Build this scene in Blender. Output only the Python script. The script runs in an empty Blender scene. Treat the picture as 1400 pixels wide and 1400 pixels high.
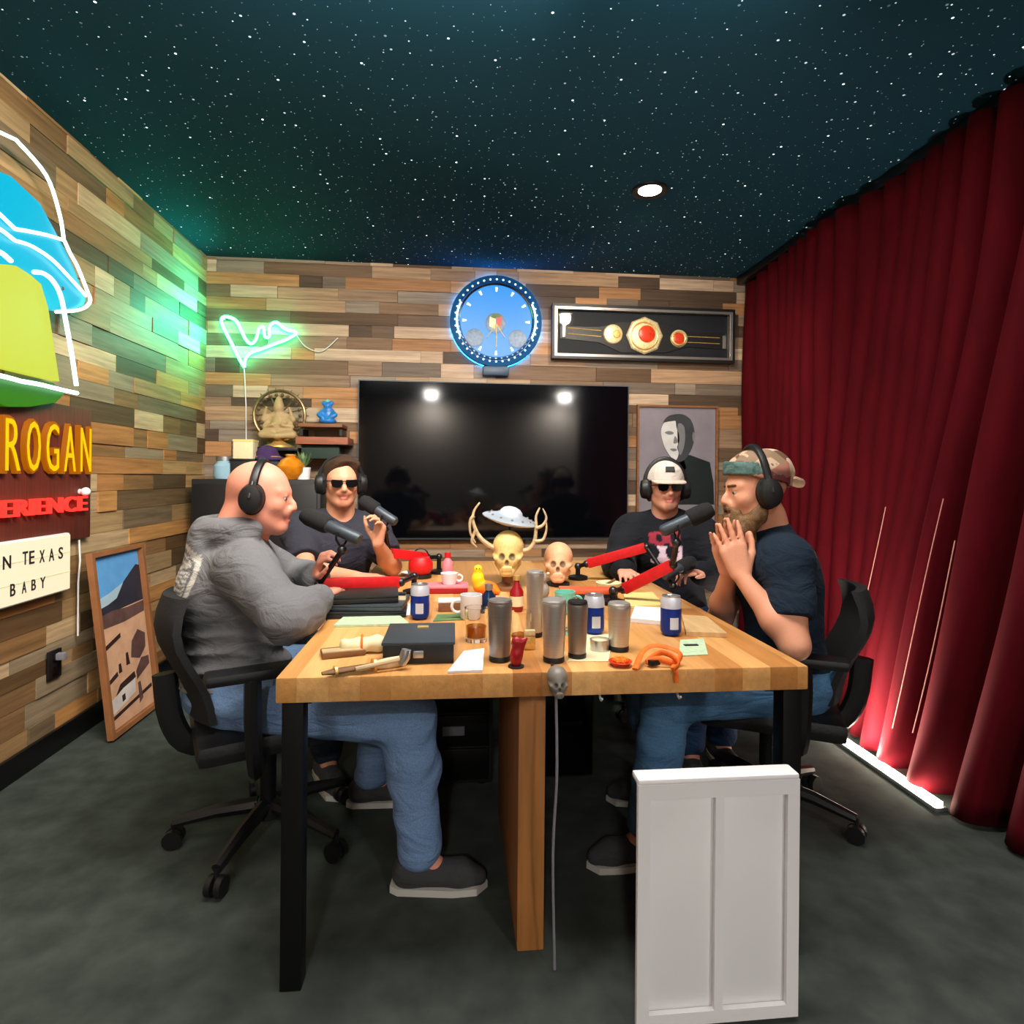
import bpy, bmesh, math, random
import numpy as np
from mathutils import Vector, Matrix
random.seed(7); RNG = np.random.default_rng(7)
C = bpy.context.scene.collection
PI = math.pi
# ------------------------------------------------------------------ camera model
F, CX, CY, YAW, ROLL, CAMH = 820., 700., 652., math.radians(5.5), math.radians(0.5), 1.22
def at(px, py, X=None, Y=None, Z=None):
    """world point seen at photo pixel (px,py) on the plane X=, Y= or Z="""
    u = (px-CX)/F; v = (CY-py)/F
    c, s = math.cos(ROLL), math.sin(ROLL)
    u, v = c*u-s*v, s*u+c*v
    dx = u*math.cos(YAW)+math.sin(YAW); dy = -u*math.sin(YAW)+math.cos(YAW)
    t = X/dx if X is not None else Y/dy if Y is not None else (Z-CAMH)/v
    return Vector((t*dx, t*dy, CAMH+t*v))
# ------------------------------------------------------------------ materials
def lin(c):
    return tuple((x/255/12.92) if x/255 <= .04045 else ((x/255+.055)/1.055)**2.4 for x in c)
def mat(name, rgb=(128,128,128), rough=.5, metal=0., emit=None, es=0., spec=.5, noise=0., nscale=30., bump=0., coat=0., sheen=0., trans=0., ior=1.45, stretch=(1,1,1), alpha=1.):
    m = bpy.data.materials.new(name); m.use_nodes = True
    nt = m.node_tree; b = nt.nodes['Principled BSDF']
    c = lin(rgb)+(1,)
    b.inputs['Base Color'].default_value = c
    b.inputs['Roughness'].default_value = rough; b.inputs['Metallic'].default_value = metal
    b.inputs['Specular IOR Level'].default_value = spec; b.inputs['Coat Weight'].default_value = coat
    b.inputs['Transmission Weight'].default_value = trans; b.inputs['IOR'].default_value = ior
    if sheen: b.inputs['Sheen Weight'].default_value = sheen; b.inputs['Sheen Roughness'].default_value = .4; b.inputs['Sheen Tint'].default_value = c
    if emit: b.inputs['Emission Color'].default_value = lin(emit)+(1,); b.inputs['Emission Strength'].default_value = es
    if noise or bump:
        tc = nt.nodes.new('ShaderNodeTexCoord'); mp = nt.nodes.new('ShaderNodeMapping'); mp.inputs['Scale'].default_value = stretch
        n = nt.nodes.new('ShaderNodeTexNoise'); n.inputs['Scale'].default_value = nscale; n.inputs['Detail'].default_value = 4
        nt.links.new(tc.outputs['Object'], mp.inputs[0]); nt.links.new(mp.outputs[0], n.inputs['Vector'])
        if noise:
            mr = nt.nodes.new('ShaderNodeMapRange'); mr.inputs[3].default_value = 1-noise; mr.inputs[4].default_value = 1+noise
            mr.inputs[1].default_value = .25; mr.inputs[2].default_value = .75
            mx = nt.nodes.new('ShaderNodeVectorMath'); mx.operation = 'SCALE'; mx.inputs[0].default_value = c[:3]
            nt.links.new(n.outputs['Fac'], mr.inputs[0]); nt.links.new(mr.outputs[0], mx.inputs['Scale']); nt.links.new(mx.outputs[0], b.inputs['Base Color'])
        if bump:
            bp = nt.nodes.new('ShaderNodeBump'); bp.inputs['Strength'].default_value = bump; bp.inputs['Distance'].default_value = .004
            nt.links.new(n.outputs['Fac'], bp.inputs['Height']); nt.links.new(bp.outputs[0], b.inputs['Normal'])
    return m
def mat_attr(name, rough=.6, spec=.4, sheen=0., bump=.15, nscale=250., sss=0., noise=.12, crease=0.):
    """base colour is the pigment stored on the mesh (skin, cloth prints, hair)"""
    m = mat(name, rough=rough, spec=spec, sheen=sheen, bump=bump, nscale=nscale)
    nt = m.node_tree; b = nt.nodes['Principled BSDF']
    a = nt.nodes.new('ShaderNodeAttribute'); a.attribute_name = 'col'
    n = [x for x in nt.nodes if x.type == 'TEX_NOISE'][0]
    mr = nt.nodes.new('ShaderNodeMapRange'); mr.inputs[3].default_value = 1-noise; mr.inputs[4].default_value = 1+noise; mr.inputs[1].default_value = .25; mr.inputs[2].default_value = .75
    mx = nt.nodes.new('ShaderNodeVectorMath'); mx.operation = 'SCALE'
    nt.links.new(n.outputs['Fac'], mr.inputs[0]); nt.links.new(a.outputs['Color'], mx.inputs[0]); nt.links.new(mr.outputs[0], mx.inputs['Scale'])
    nt.links.new(mx.outputs[0], b.inputs['Base Color'])
    if crease:
        tc = [x for x in nt.nodes if x.type == 'TEX_COORD'][0]; b1 = [x for x in nt.nodes if x.type == 'BUMP'][0]
        mp = nt.nodes.new('ShaderNodeMapping'); mp.inputs['Scale'].default_value = (.7,.7,1.5); nt.links.new(tc.outputs['Object'], mp.inputs[0])
        n2 = nt.nodes.new('ShaderNodeTexNoise'); n2.inputs['Scale'].default_value = 9; n2.inputs['Detail'].default_value = 3; n2.inputs['Distortion'].default_value = 1.6
        nt.links.new(mp.outputs[0], n2.inputs['Vector']); b2 = nt.nodes.new('ShaderNodeBump'); b2.inputs['Strength'].default_value = crease; b2.inputs['Distance'].default_value = .03
        nt.links.new(n2.outputs['Fac'], b2.inputs['Height']); nt.links.new(b2.outputs[0], b1.inputs['Normal'])
    if sss:
        b.inputs['Subsurface Weight'].default_value = sss; b.inputs['Subsurface Radius'].default_value = (.012,.005,.003)
    return m
def wood_mat(name, palette, along, grain=.36, rough=.6, attr=True, stave=None, gap=.0):
    """planks: each board's random value picks a colour of the palette, grain runs along axis 'along'"""
    m = mat(name, rough=rough, spec=.3); nt = m.node_tree; b = nt.nodes['Principled BSDF']; L = nt.links.new
    tc = nt.nodes.new('ShaderNodeTexCoord')
    if attr:
        a = nt.nodes.new('ShaderNodeAttribute'); a.attribute_name = 'pk'
        sep = nt.nodes.new('ShaderNodeSeparateColor'); L(a.outputs['Color'], sep.inputs[0]); r1, r2 = sep.outputs[0], sep.outputs[1]
    else:
        sx = nt.nodes.new('ShaderNodeSeparateXYZ'); L(tc.outputs['Object'], sx.inputs[0])
        ax = {'x':0,'y':1}[along]; ac = 1-ax
        d = nt.nodes.new('ShaderNodeMath'); d.operation = 'DIVIDE'; d.inputs[1].default_value = stave[0]; L(sx.outputs[ac], d.inputs[0])
        f1 = nt.nodes.new('ShaderNodeMath'); f1.operation = 'FLOOR'; L(d.outputs[0], f1.inputs[0])
        w = nt.nodes.new('ShaderNodeTexWhiteNoise'); w.noise_dimensions = '1D'; L(f1.outputs[0], w.inputs['W'])
        d2 = nt.nodes.new('ShaderNodeMath'); d2.operation = 'DIVIDE'; d2.inputs[1].default_value = stave[1]; L(sx.outputs[ax], d2.inputs[0])
        ad = nt.nodes.new('ShaderNodeMath'); ad.operation = 'ADD'; L(d2.outputs[0], ad.inputs[0]); L(w.outputs['Value'], ad.inputs[1])
        f2 = nt.nodes.new('ShaderNodeMath'); f2.operation = 'FLOOR'; L(ad.outputs[0], f2.inputs[0])
        cb = nt.nodes.new('ShaderNodeCombineXYZ'); L(f1.outputs[0], cb.inputs[0]); L(f2.outputs[0], cb.inputs[1])
        w2 = nt.nodes.new('ShaderNodeTexWhiteNoise'); w2.noise_dimensions = '2D'; L(cb.outputs[0], w2.inputs['Vector'])
        r1 = r2 = w2.outputs['Value']
    ramp = nt.nodes.new('ShaderNodeValToRGB'); ramp.color_ramp.interpolation = 'LINEAR' if not attr else 'CONSTANT'
    els = ramp.color_ramp.elements
    for i, p in enumerate(palette):
        e = els[i] if i < 2 else els.new(.5)
        e.position = i/len(palette) if attr else i/(len(palette)-1)
        e.color = lin(p)+(1,)
    for i, p in enumerate(palette):
        els[i].position = i/len(palette) if attr else i/(len(palette)-1); els[i].color = lin(p)+(1,)
    L(r1, ramp.inputs[0])
    mp = nt.nodes.new('ShaderNodeMapping'); sc = {'x':(1.6,30,30),'y':(30,1.6,30),'z':(30,30,1.6)}[along]; mp.inputs['Scale'].default_value = sc
    L(tc.outputs['Object'], mp.inputs[0])
    off = nt.nodes.new('ShaderNodeVectorMath'); off.operation = 'SCALE'; off.inputs[0].default_value = (37,19,53); L(r2, off.inputs['Scale'])
    add = nt.nodes.new('ShaderNodeVectorMath'); add.operation = 'ADD'; L(mp.outputs[0], add.inputs[0]); L(off.outputs[0], add.inputs[1])
    n = nt.nodes.new('ShaderNodeTexNoise'); n.inputs['Scale'].default_value = 1.4; n.inputs['Detail'].default_value = 6; n.inputs['Roughness'].default_value = .65
    L(add.outputs[0], n.inputs['Vector'])
    mr = nt.nodes.new('ShaderNodeMapRange'); mr.inputs[1].default_value = .3; mr.inputs[2].default_value = .7; mr.inputs[3].default_value = 1-grain; mr.inputs[4].default_value = 1+grain
    L(n.outputs['Fac'], mr.inputs[0])
    mx = nt.nodes.new('ShaderNodeVectorMath'); mx.operation = 'SCALE'; L(ramp.outputs[0], mx.inputs[0]); L(mr.outputs[0], mx.inputs['Scale'])
    L(mx.outputs[0], b.inputs['Base Color'])
    bp = nt.nodes.new('ShaderNodeBump'); bp.inputs['Strength'].default_value = .35; bp.inputs['Distance'].default_value = .004
    L(n.outputs['Fac'], bp.inputs['Height']); L(bp.outputs[0], b.inputs['Normal'])
    return m
def glow(name, rgb, s, base=None):
    return mat(name, base or tuple(x*.45 for x in rgb), .4, emit=rgb, es=s)
def pane_mat():
    m = bpy.data.materials.new('display_pane'); m.use_nodes = True; nt = m.node_tree; nt.nodes.remove(nt.nodes['Principled BSDF'])
    tr = nt.nodes.new('ShaderNodeBsdfTransparent'); gl = nt.nodes.new('ShaderNodeBsdfGlossy'); gl.inputs['Roughness'].default_value = .03
    fr = nt.nodes.new('ShaderNodeFresnel'); fr.inputs[0].default_value = 1.3; mx = nt.nodes.new('ShaderNodeMixShader')
    nt.links.new(fr.outputs[0], mx.inputs[0]); nt.links.new(tr.outputs[0], mx.inputs[1]); nt.links.new(gl.outputs[0], mx.inputs[2]); nt.links.new(mx.outputs[0], nt.nodes['Material Output'].inputs[0]); return m
def star_mat():
    m = mat('starry_ceiling_cloth', (20,58,74), .8, spec=.15); nt = m.node_tree; b = nt.nodes['Principled BSDF']; L = nt.links.new
    tc = nt.nodes.new('ShaderNodeTexCoord'); tot = None
    for sc, th, st in ((12., .034, 1.6), (19., .04, .7), (6., .028, 3.2)):
        v = nt.nodes.new('ShaderNodeTexVoronoi'); v.voronoi_dimensions = '2D'; v.inputs['Scale'].default_value = sc; v.inputs['Randomness'].default_value = 1
        L(tc.outputs['Object'], v.inputs['Vector'])
        lt = nt.nodes.new('ShaderNodeMath'); lt.operation = 'LESS_THAN'; lt.inputs[1].default_value = th; L(v.outputs['Distance'], lt.inputs[0])
        sp = nt.nodes.new('ShaderNodeSeparateColor'); L(v.outputs['Color'], sp.inputs[0])
        pw = nt.nodes.new('ShaderNodeMath'); pw.operation = 'POWER'; pw.inputs[1].default_value = 3; L(sp.outputs[0], pw.inputs[0])
        mu = nt.nodes.new('ShaderNodeMath'); mu.operation = 'MULTIPLY'; L(lt.outputs[0], mu.inputs[0]); L(pw.outputs[0], mu.inputs[1])
        m2 = nt.nodes.new('ShaderNodeMath'); m2.operation = 'MULTIPLY'; m2.inputs[1].default_value = st; L(mu.outputs[0], m2.inputs[0])
        if tot is None: tot = m2.outputs[0]
        else:
            a = nt.nodes.new('ShaderNodeMath'); a.operation = 'ADD'; L(tot, a.inputs[0]); L(m2.outputs[0], a.inputs[1]); tot = a.outputs[0]
    b.inputs['Emission Color'].default_value = (.72,.86,.9,1); L(tot, b.inputs['Emission Strength'])
    return m
def plaid_mat():
    m = mat('patched_cap_cloth', rough=.85); nt = m.node_tree; b = nt.nodes['Principled BSDF']; L = nt.links.new
    tc = nt.nodes.new('ShaderNodeTexCoord'); v = nt.nodes.new('ShaderNodeTexVoronoi'); v.inputs['Scale'].default_value = 26; L(tc.outputs['Object'], v.inputs['Vector'])
    r = nt.nodes.new('ShaderNodeValToRGB'); r.color_ramp.interpolation = 'CONSTANT'
    pal = [(128,104,82),(112,50,48),(176,148,122),(92,66,48),(150,98,84),(196,170,146)]
    while len(r.color_ramp.elements) < len(pal): r.color_ramp.elements.new(.5)
    for i, p in enumerate(pal): r.color_ramp.elements[i].position = i/len(pal); r.color_ramp.elements[i].color = lin(p)+(1,)
    s = nt.nodes.new('ShaderNodeSeparateColor'); L(v.outputs['Color'], s.inputs[0]); L(s.outputs[0], r.inputs[0]); L(r.outputs[0], b.inputs['Base Color'])
    return m
# ------------------------------------------------------------------ mesh builder
def frame(d, up=(0,0,1)):
    d = Vector(d).normalized(); up = Vector(up)
    if abs(d.dot(up)) > .98: up = Vector((1,0,0)) if abs(d.x) < .9 else Vector((0,1,0))
    x = up.cross(d).normalized(); y = d.cross(x)
    return Matrix((x, y, d)).transposed()          # columns x,y,d
def basis(o, ex, ey, ez):
    m = Matrix((Vector(ex), Vector(ey), Vector(ez))).transposed().to_4x4(); m.translation = Vector(o); return m
class MB:
    def __init__(s): s.bm = bmesh.new()
    def _add(s, verts, faces, mi=0):
        vs = [s.bm.verts.new(v) for v in verts]; out = []
        for f in faces:
            try:
                ff = s.bm.faces.new([vs[i] for i in f]); ff.material_index = mi; out.append(ff)
            except ValueError: pass
        return vs, out
    def box(s, c, size, M=None, bev=0., mi=0, taper=1.):
        x, y, z = [a/2 for a in size]
        V = [Vector((sx*x*(taper if sz > 0 else 1), sy*y*(taper if sz > 0 else 1), sz*z)) for sz in (-1,1) for sy in (-1,1) for sx in (-1,1)]
        if M is not None: V = [M.to_3x3() @ v for v in V]
        V = [v+Vector(c) for v in V]
        Fc = [(0,2,3,1),(4,5,7,6),(0,1,5,4),(2,6,7,3),(0,4,6,2),(1,3,7,5)]
        vs, fs = s._add(V, Fc, mi)
        if bev:
            es = list({e for f in fs for e in f.edges})
            r = bmesh.ops.bevel(s.bm, geom=es, offset=bev, segments=2, profile=.6, affect='EDGES')
            for f in r['faces']: f.material_index = mi
        return s
    def tube(s, pts, r, n=10, closed=False, caps=True, mi=0, flat=1.):
        pts = [Vector(p) for p in pts]; N = len(pts); R = r if hasattr(r, '__len__') else [r]*N
        rings = []; prev = None
        for i, p in enumerate(pts):
            a = pts[(i-1) % N] if (closed or i > 0) else p; b = pts[(i+1) % N] if (closed or i < N-1) else p
            d = (b-a).normalized() if (b-a).length > 1e-9 else Vector((0,0,1))
            if prev is None: fr = frame(d); x = fr.col[0].copy()
            else:
                x = prev-d*prev.dot(d)
                x = x.normalized() if x.length > 1e-6 else frame(d).col[0].copy()
            prev = x; y = d.cross(x)
            rings.append([s.bm.verts.new(p+(x*math.cos(2*PI*k/n)+y*math.sin(2*PI*k/n)*flat)*R[i]) for k in range(n)])
        M = N if closed else N-1
        for i in range(M):
            A, B = rings[i], rings[(i+1) % N]
            for k in range(n):
                f = s.bm.faces.new((A[k], A[(k+1) % n], B[(k+1) % n], B[k])); f.material_index = mi
        if caps and not closed:
            f = s.bm.faces.new(rings[0][::-1]); f.material_index = mi
            f = s.bm.faces.new(rings[-1]); f.material_index = mi
        return s
    def cyl(s, a, b, ra, rb=None, n=24, mi=0):
        return s.tube([a, b], [ra, ra if rb is None else rb], n, mi=mi)
    def lathe(s, prof, M=None, n=28, mi=0):
        """prof = [(r,z)...] revolved about local z"""
        M = M or Matrix.Identity(4); rings = []
        for r, z in prof:
            if r < 1e-5: rings.append([s.bm.verts.new(M @ Vector((0,0,z)))])
            else: rings.append([s.bm.verts.new(M @ Vector((r*math.cos(2*PI*k/n), r*math.sin(2*PI*k/n), z))) for k in range(n)])
        for A, B in zip(rings[:-1], rings[1:]):
            for k in range(n):
                k2 = (k+1) % n
                q = [A[0] if len(A) == 1 else A[k]] + ([A[k2]] if len(A) > 1 else []) + ([B[k2]] if len(B) > 1 else []) + [B[0] if len(B) == 1 else B[k]]
                if len(q) > 2:
                    try: f = s.bm.faces.new(q); f.material_index = mi
                    except ValueError: pass
        return s
    def sph(s, c, r, M=None, n=20, mi=0):
        r = (r,r,r) if not hasattr(r, '__len__') else r
        prof = [(math.sin(PI*i/(n//2)), -math.cos(PI*i/(n//2))) for i in range(n//2+1)]
        T = Matrix.Translation(Vector(c)) @ (M.to_4x4() if M is not None else Matrix.Identity(4)) @ Matrix.Diagonal((r[0],r[1],r[2],1))
        return s.lathe(prof, T, n, mi)
    def prism(s, poly, z0, z1, M=None, mi=0):
        M = M or Matrix.Identity(4)
        a = [s.bm.verts.new(M @ Vector((p[0],p[1],z0))) for p in poly]; b = [s.bm.verts.new(M @ Vector((p[0],p[1],z1))) for p in poly]; n = len(poly)
        for f in [a[::-1], b]+[[a[i], a[(i+1) % n], b[(i+1) % n], b[i]] for i in range(n)]:
            ff = s.bm.faces.new(f); ff.material_index = mi
        return s
    def torus(s, c, R, r, M=None, n=40, m=8, mi=0, arc=(0,2*PI)):
        M3 = M.to_3x3() if M is not None else Matrix.Identity(3); full = abs(arc[1]-arc[0]-2*PI) < 1e-4
        k = n if full else n+1
        pts = [Vector(c)+M3 @ Vector((R*math.cos(arc[0]+(arc[1]-arc[0])*i/n), R*math.sin(arc[0]+(arc[1]-arc[0])*i/n), 0)) for i in range(k)]
        return s.tube(pts, r, m, closed=full, mi=mi)
    def text(s, body, size, M, ext=.004, mi=0, sx=1., bold=0.):
        cu = bpy.data.curves.new('lettering', 'FONT'); cu.body = body; cu.size = size; cu.extrude = ext; cu.offset = bold; cu.resolution_u = 3
        o = bpy.data.objects.new('lettering', cu); C.objects.link(o); bpy.context.view_layer.update()
        me = bpy.data.meshes.new_from_object(o.evaluated_get(bpy.context.evaluated_depsgraph_get()))
        co = [v.co.copy() for v in me.vertices]; x0 = min(v.x for v in co); x1 = max(v.x for v in co); y0 = min(v.y for v in co)
        V = [M @ Vector(((v.x-x0)*sx, v.y-y0, v.z)) for v in co]
        s._add(V, [tuple(p.vertices) for p in me.polygons], mi)
        bpy.data.objects.remove(o); bpy.data.meshes.remove(me); bpy.data.curves.remove(cu)
        return (x1-x0)*sx
    def build(s, name, mats, parent=None, label=None, smooth=True, ang=40, normals=True):
        me = bpy.data.meshes.new(name)
        if normals: bmesh.ops.recalc_face_normals(s.bm, faces=s.bm.faces[:])
        s.bm.to_mesh(me); s.bm.free()
        for m in (mats if isinstance(mats, (list, tuple)) else [mats]): me.materials.append(m)
        if smooth:
            me.polygons.foreach_set('use_smooth', [True]*len(me.polygons)); me.set_sharp_from_angle(angle=math.radians(ang))
        return link(name, me, parent, label)
WORLD = {}
def link(name, me, parent=None, label=None):
    o = bpy.data.objects.new(name, me); C.objects.link(o)
    if parent is not None:
        o.parent = parent
        root = parent
        off = Vector((0,0,0))
        while root is not None:
            if root.name in WORLD: off = WORLD[root.name]
            root = root.parent
        if parent.name in WORLD: o.location = -off            # meshes are laid out in room coordinates
    if label: o['label'] = label
    return o
def tag(o, label, cat, group=None, kind=None):
    o['label'] = label; o['category'] = cat
    if group: o['group'] = group
    if kind: o['kind'] = kind
    return o
def thing(name, label, cat, loc, group=None, world=True, M=None):
    """Empty at a thing's base; world=True: its parts are laid out in room coordinates"""
    o = bpy.data.objects.new(name, None); C.objects.link(o); o.empty_display_size = .05
    o.location = Vector(loc)
    if M is not None: o.rotation_mode = 'QUATERNION'; o.rotation_quaternion = M.to_3x3().to_quaternion()
    elif world: WORLD[o.name] = Vector(loc)
    return tag(o, label, cat, group)
def struct(o): o['kind'] = 'structure'; return o
def dup(root, loc, rz=0, label=None):
    r = root.copy(); C.objects.link(r); r.location = loc; r.rotation_euler = (0,0,rz)
    if label: r['label'] = label
    for ch in list(root.children):
        c = ch.copy(); C.objects.link(c); c.parent = r
        for g in list(ch.children):
            d = g.copy(); C.objects.link(d); d.parent = c
    return r
def smooth_path(pts, n=6, closed=False):
    """Catmull-Rom through points"""
    pts = [Vector(p) for p in pts]; N = len(pts); out = []
    for i in range(N if closed else N-1):
        g = (lambda j: pts[j % N]) if closed else (lambda j: pts[max(0, min(N-1, j))])
        p0, p1, p2, p3 = g(i-1), g(i), g(i+1), g(i+2)
        for k in range(n):
            t = k/n
            out.append(.5*((2*p1)+(-p0+p2)*t+(2*p0-5*p1+4*p2-p3)*t*t+(-p0+3*p1-3*p2+p3)*t**3))
    if not closed: out.append(pts[-1])
    return out
# ------------------------------------------------------------------ implicit surfaces (people, cloth, skulls)
def V3(*a): return np.array(a[0] if len(a) == 1 else a, dtype=np.float32)
def nrm(v): v = np.asarray(v, dtype=np.float32); return v/(np.linalg.norm(v)+1e-9)
class Field:
    def __init__(s, lo, hi, vox):
        s.vox = vox; s.lo = np.asarray(lo, np.float32)
        s.n = np.ceil((np.asarray(hi)-s.lo)/vox).astype(int)+1
        s.D = np.full(s.n, .5, np.float32); s.pr = []
        s.ax = [s.lo[i]+vox*np.arange(s.n[i], dtype=np.float32) for i in range(3)]
    def _sl(s, lo, hi, pad):
        a = np.clip(np.floor((np.asarray(lo)-pad-s.lo)/s.vox).astype(int), 0, s.n); b = np.clip(np.ceil((np.asarray(hi)+pad-s.lo)/s.vox).astype(int)+1, 0, s.n)
        sl = tuple(slice(a[i], b[i]) for i in range(3))
        if any(b[i] <= a[i] for i in range(3)): return None, None
        g = np.meshgrid(*[s.ax[i][sl[i]] for i in range(3)], indexing='ij')
        return sl, np.stack(g, -1)
    def _op(s, fn, lo, hi, k, sub, col):
        sl, P = s._sl(lo, hi, .05 if not sub else k+.02)
        if sl is None: return s
        d = fn(P); A = s.D[sl]
        if sub:
            d = -d; h = np.maximum(k-np.abs(A-d), 0)/max(k, 1e-5); s.D[sl] = np.maximum(A, d)+h*h*k*.25
        else:
            h = np.maximum(k-np.abs(A-d), 0)/max(k, 1e-5); s.D[sl] = np.minimum(A, d)-h*h*k*.25
        if col is not None: s.pr.append((fn, col))
        return s
    def rc(s, a, b, ra, rb=None, k=.02, sub=False, col=None):
        a = V3(a); b = V3(b); rb = ra if rb is None else rb; ab = b-a; L2 = float(ab@ab)+1e-9
        def fn(P):
            t = np.clip(((P-a)@ab)/L2, 0, 1)
            return np.linalg.norm(P-a-t[..., None]*ab, axis=-1)-(ra+(rb-ra)*t)
        r = max(ra, rb); return s._op(fn, np.minimum(a, b)-r, np.maximum(a, b)+r, k, sub, col)
    def chain(s, pts, rs, k=.02, col=None):
        for i in range(len(pts)-1): s.rc(pts[i], pts[i+1], rs[i], rs[i+1], k, col=col)
        return s
    def el(s, c, r, B=None, k=.02, sub=False, col=None):
        c = V3(c); r = V3(r); B = np.eye(3, dtype=np.float32) if B is None else np.asarray(B, np.float32)   # rows = axes
        def fn(P):
            q = (P-c)@B.T; k0 = np.linalg.norm(q/r, axis=-1); k1 = np.linalg.norm(q/(r*r), axis=-1)+1e-9
            return k0*(k0-1)/k1
        R = float(r.max()); return s._op(fn, c-R, c+R, k, sub, col)
    def cut(s, p, n):
        """remove everything on the side n points to"""
        g = np.meshgrid(*s.ax, indexing='ij'); n = nrm(n); p = V3(p)
        d = (g[0]-p[0])*n[0]+(g[1]-p[1])*n[1]+(g[2]-p[2])*n[2]
        s.D = np.maximum(s.D, d); return s
    def warp(s, fn, band=.06):
        m = np.abs(s.D) < band; idx = np.argwhere(m)
        P = s.lo+idx.astype(np.float32)*s.vox
        s.D[m] += fn(P).astype(np.float32); return s
    def mesh(s, base=(.5,.5,.5), colfn=None, blend=.006):
        D = s.D; D[0] = D[-1] = .5; D[:, 0] = D[:, -1] = .5; D[:, :, 0] = D[:, :, -1] = .5
        ins = D < 0; nx, ny, nz = D.shape
        cnt = np.zeros((nx-1, ny-1, nz-1), np.int8); acc = np.zeros((nx-1, ny-1, nz-1, 3), np.float32)
        for ax in range(3):
            s0 = [slice(None)]*3; s1 = [slice(None)]*3; s0[ax] = slice(0, -1); s1[ax] = slice(1, None)
            a = D[tuple(s0)]; b = D[tuple(s1)]; cr = (a < 0) != (b < 0)
            I = np.argwhere(cr); t = (a[cr]/(a[cr]-b[cr]))
            pos = I.astype(np.float32); pos[:, ax] += t
            o = [x for x in range(3) if x != ax]
            for da in (0,1):
                for db in (0,1):
                    c = I.copy(); c[:, o[0]] -= da; c[:, o[1]] -= db
                    ok = (c >= 0).all(1) & (c[:, 0] < nx-1) & (c[:, 1] < ny-1) & (c[:, 2] < nz-1)
                    cc = c[ok]; np.add.at(cnt, (cc[:, 0], cc[:, 1], cc[:, 2]), 1); np.add.at(acc, (cc[:, 0], cc[:, 1], cc[:, 2]), pos[ok])
        act = cnt > 0; idx = np.full(cnt.shape, -1, np.int64); idx[act] = np.arange(act.sum())
        V = s.lo+s.vox*(acc[act]/cnt[act][:, None])
        Q = []
        for ax in range(3):
            o = [x for x in range(3) if x != ax]
            s0 = [slice(None)]*3; s1 = [slice(None)]*3; s0[ax] = slice(0, -1); s1[ax] = slice(1, None)
            a = ins[tuple(s0)]; b = ins[tuple(s1)]; I = np.argwhere(a != b)
            I = I[(I[:, o[0]] > 0) & (I[:, o[1]] > 0)]
            if not len(I): continue
            q = []
            for da, db in ((1,1),(0,1),(0,0),(1,0)):
                c = I.copy(); c[:, o[0]] -= da; c[:, o[1]] -= db; q.append(idx[c[:, 0], c[:, 1], c[:, 2]])
            q = np.stack(q, 1); fl = a[I[:, 0], I[:, 1], I[:, 2]]
            if ax == 1: fl = ~fl
            q[~fl] = q[~fl][:, ::-1]; Q.append(q)
        Q = np.concatenate(Q)
        # light smoothing
        for _ in range(2):
            sm = np.zeros_like(V); n = np.zeros(len(V), np.float32)
            for i in range(4):
                a, b = Q[:, i], Q[:, (i+1) % 4]
                np.add.at(sm, a, V[b]); np.add.at(n, a, 1)
            V = V*.5+.5*sm/np.maximum(n, 1)[:, None]
        col = np.tile(np.asarray(base, np.float32), (len(V), 1))
        for fn, c in s.pr:
            w = np.clip(1-fn(V)/blend, 0, 1)[:, None]; col = col*(1-w)+np.asarray(c, np.float32)*w
        if colfn: col = colfn(V, col)
        return V, Q, col
    def build(s, name, material, parent=None, label=None, **kw):
        V, Q, col = s.mesh(**kw)
        me = bpy.data.meshes.new(name); me.vertices.add(len(V)); me.vertices.foreach_set('co', V.astype(np.float32).ravel())
        me.loops.add(Q.size); me.loops.foreach_set('vertex_index', Q.astype(np.int32).ravel())
        me.polygons.add(len(Q)); me.polygons.foreach_set('loop_start', np.arange(0, Q.size, 4, dtype=np.int32))
        me.update(calc_edges=True); me.validate()
        me.polygons.foreach_set('use_smooth', [True]*len(me.polygons))
        a = me.color_attributes.new('col', 'FLOAT_COLOR', 'POINT')
        a.data.foreach_set('color', np.concatenate([col, np.ones((len(col),1), np.float32)], 1).astype(np.float32).ravel())
        me.materials.append(material)
        return link(name, me, parent, label)
def folds(seed, amp, f=(18,18,30)):
    r = np.random.default_rng(seed); W = [(r.normal(size=3)*np.array(f), r.uniform(0, 6.28)) for _ in range(7)]
    return lambda P: amp*(sum(np.sin(P@w+ph) for w, ph in W[:3])*.33-sum(1-np.abs(np.sin(.5*(P@w)+ph+.6*np.sin(P@W[0][0]*.5))) for w, ph in W[3:])*.42+.6)
LC = lambda *c: np.array(lin(c), np.float32)
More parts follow.
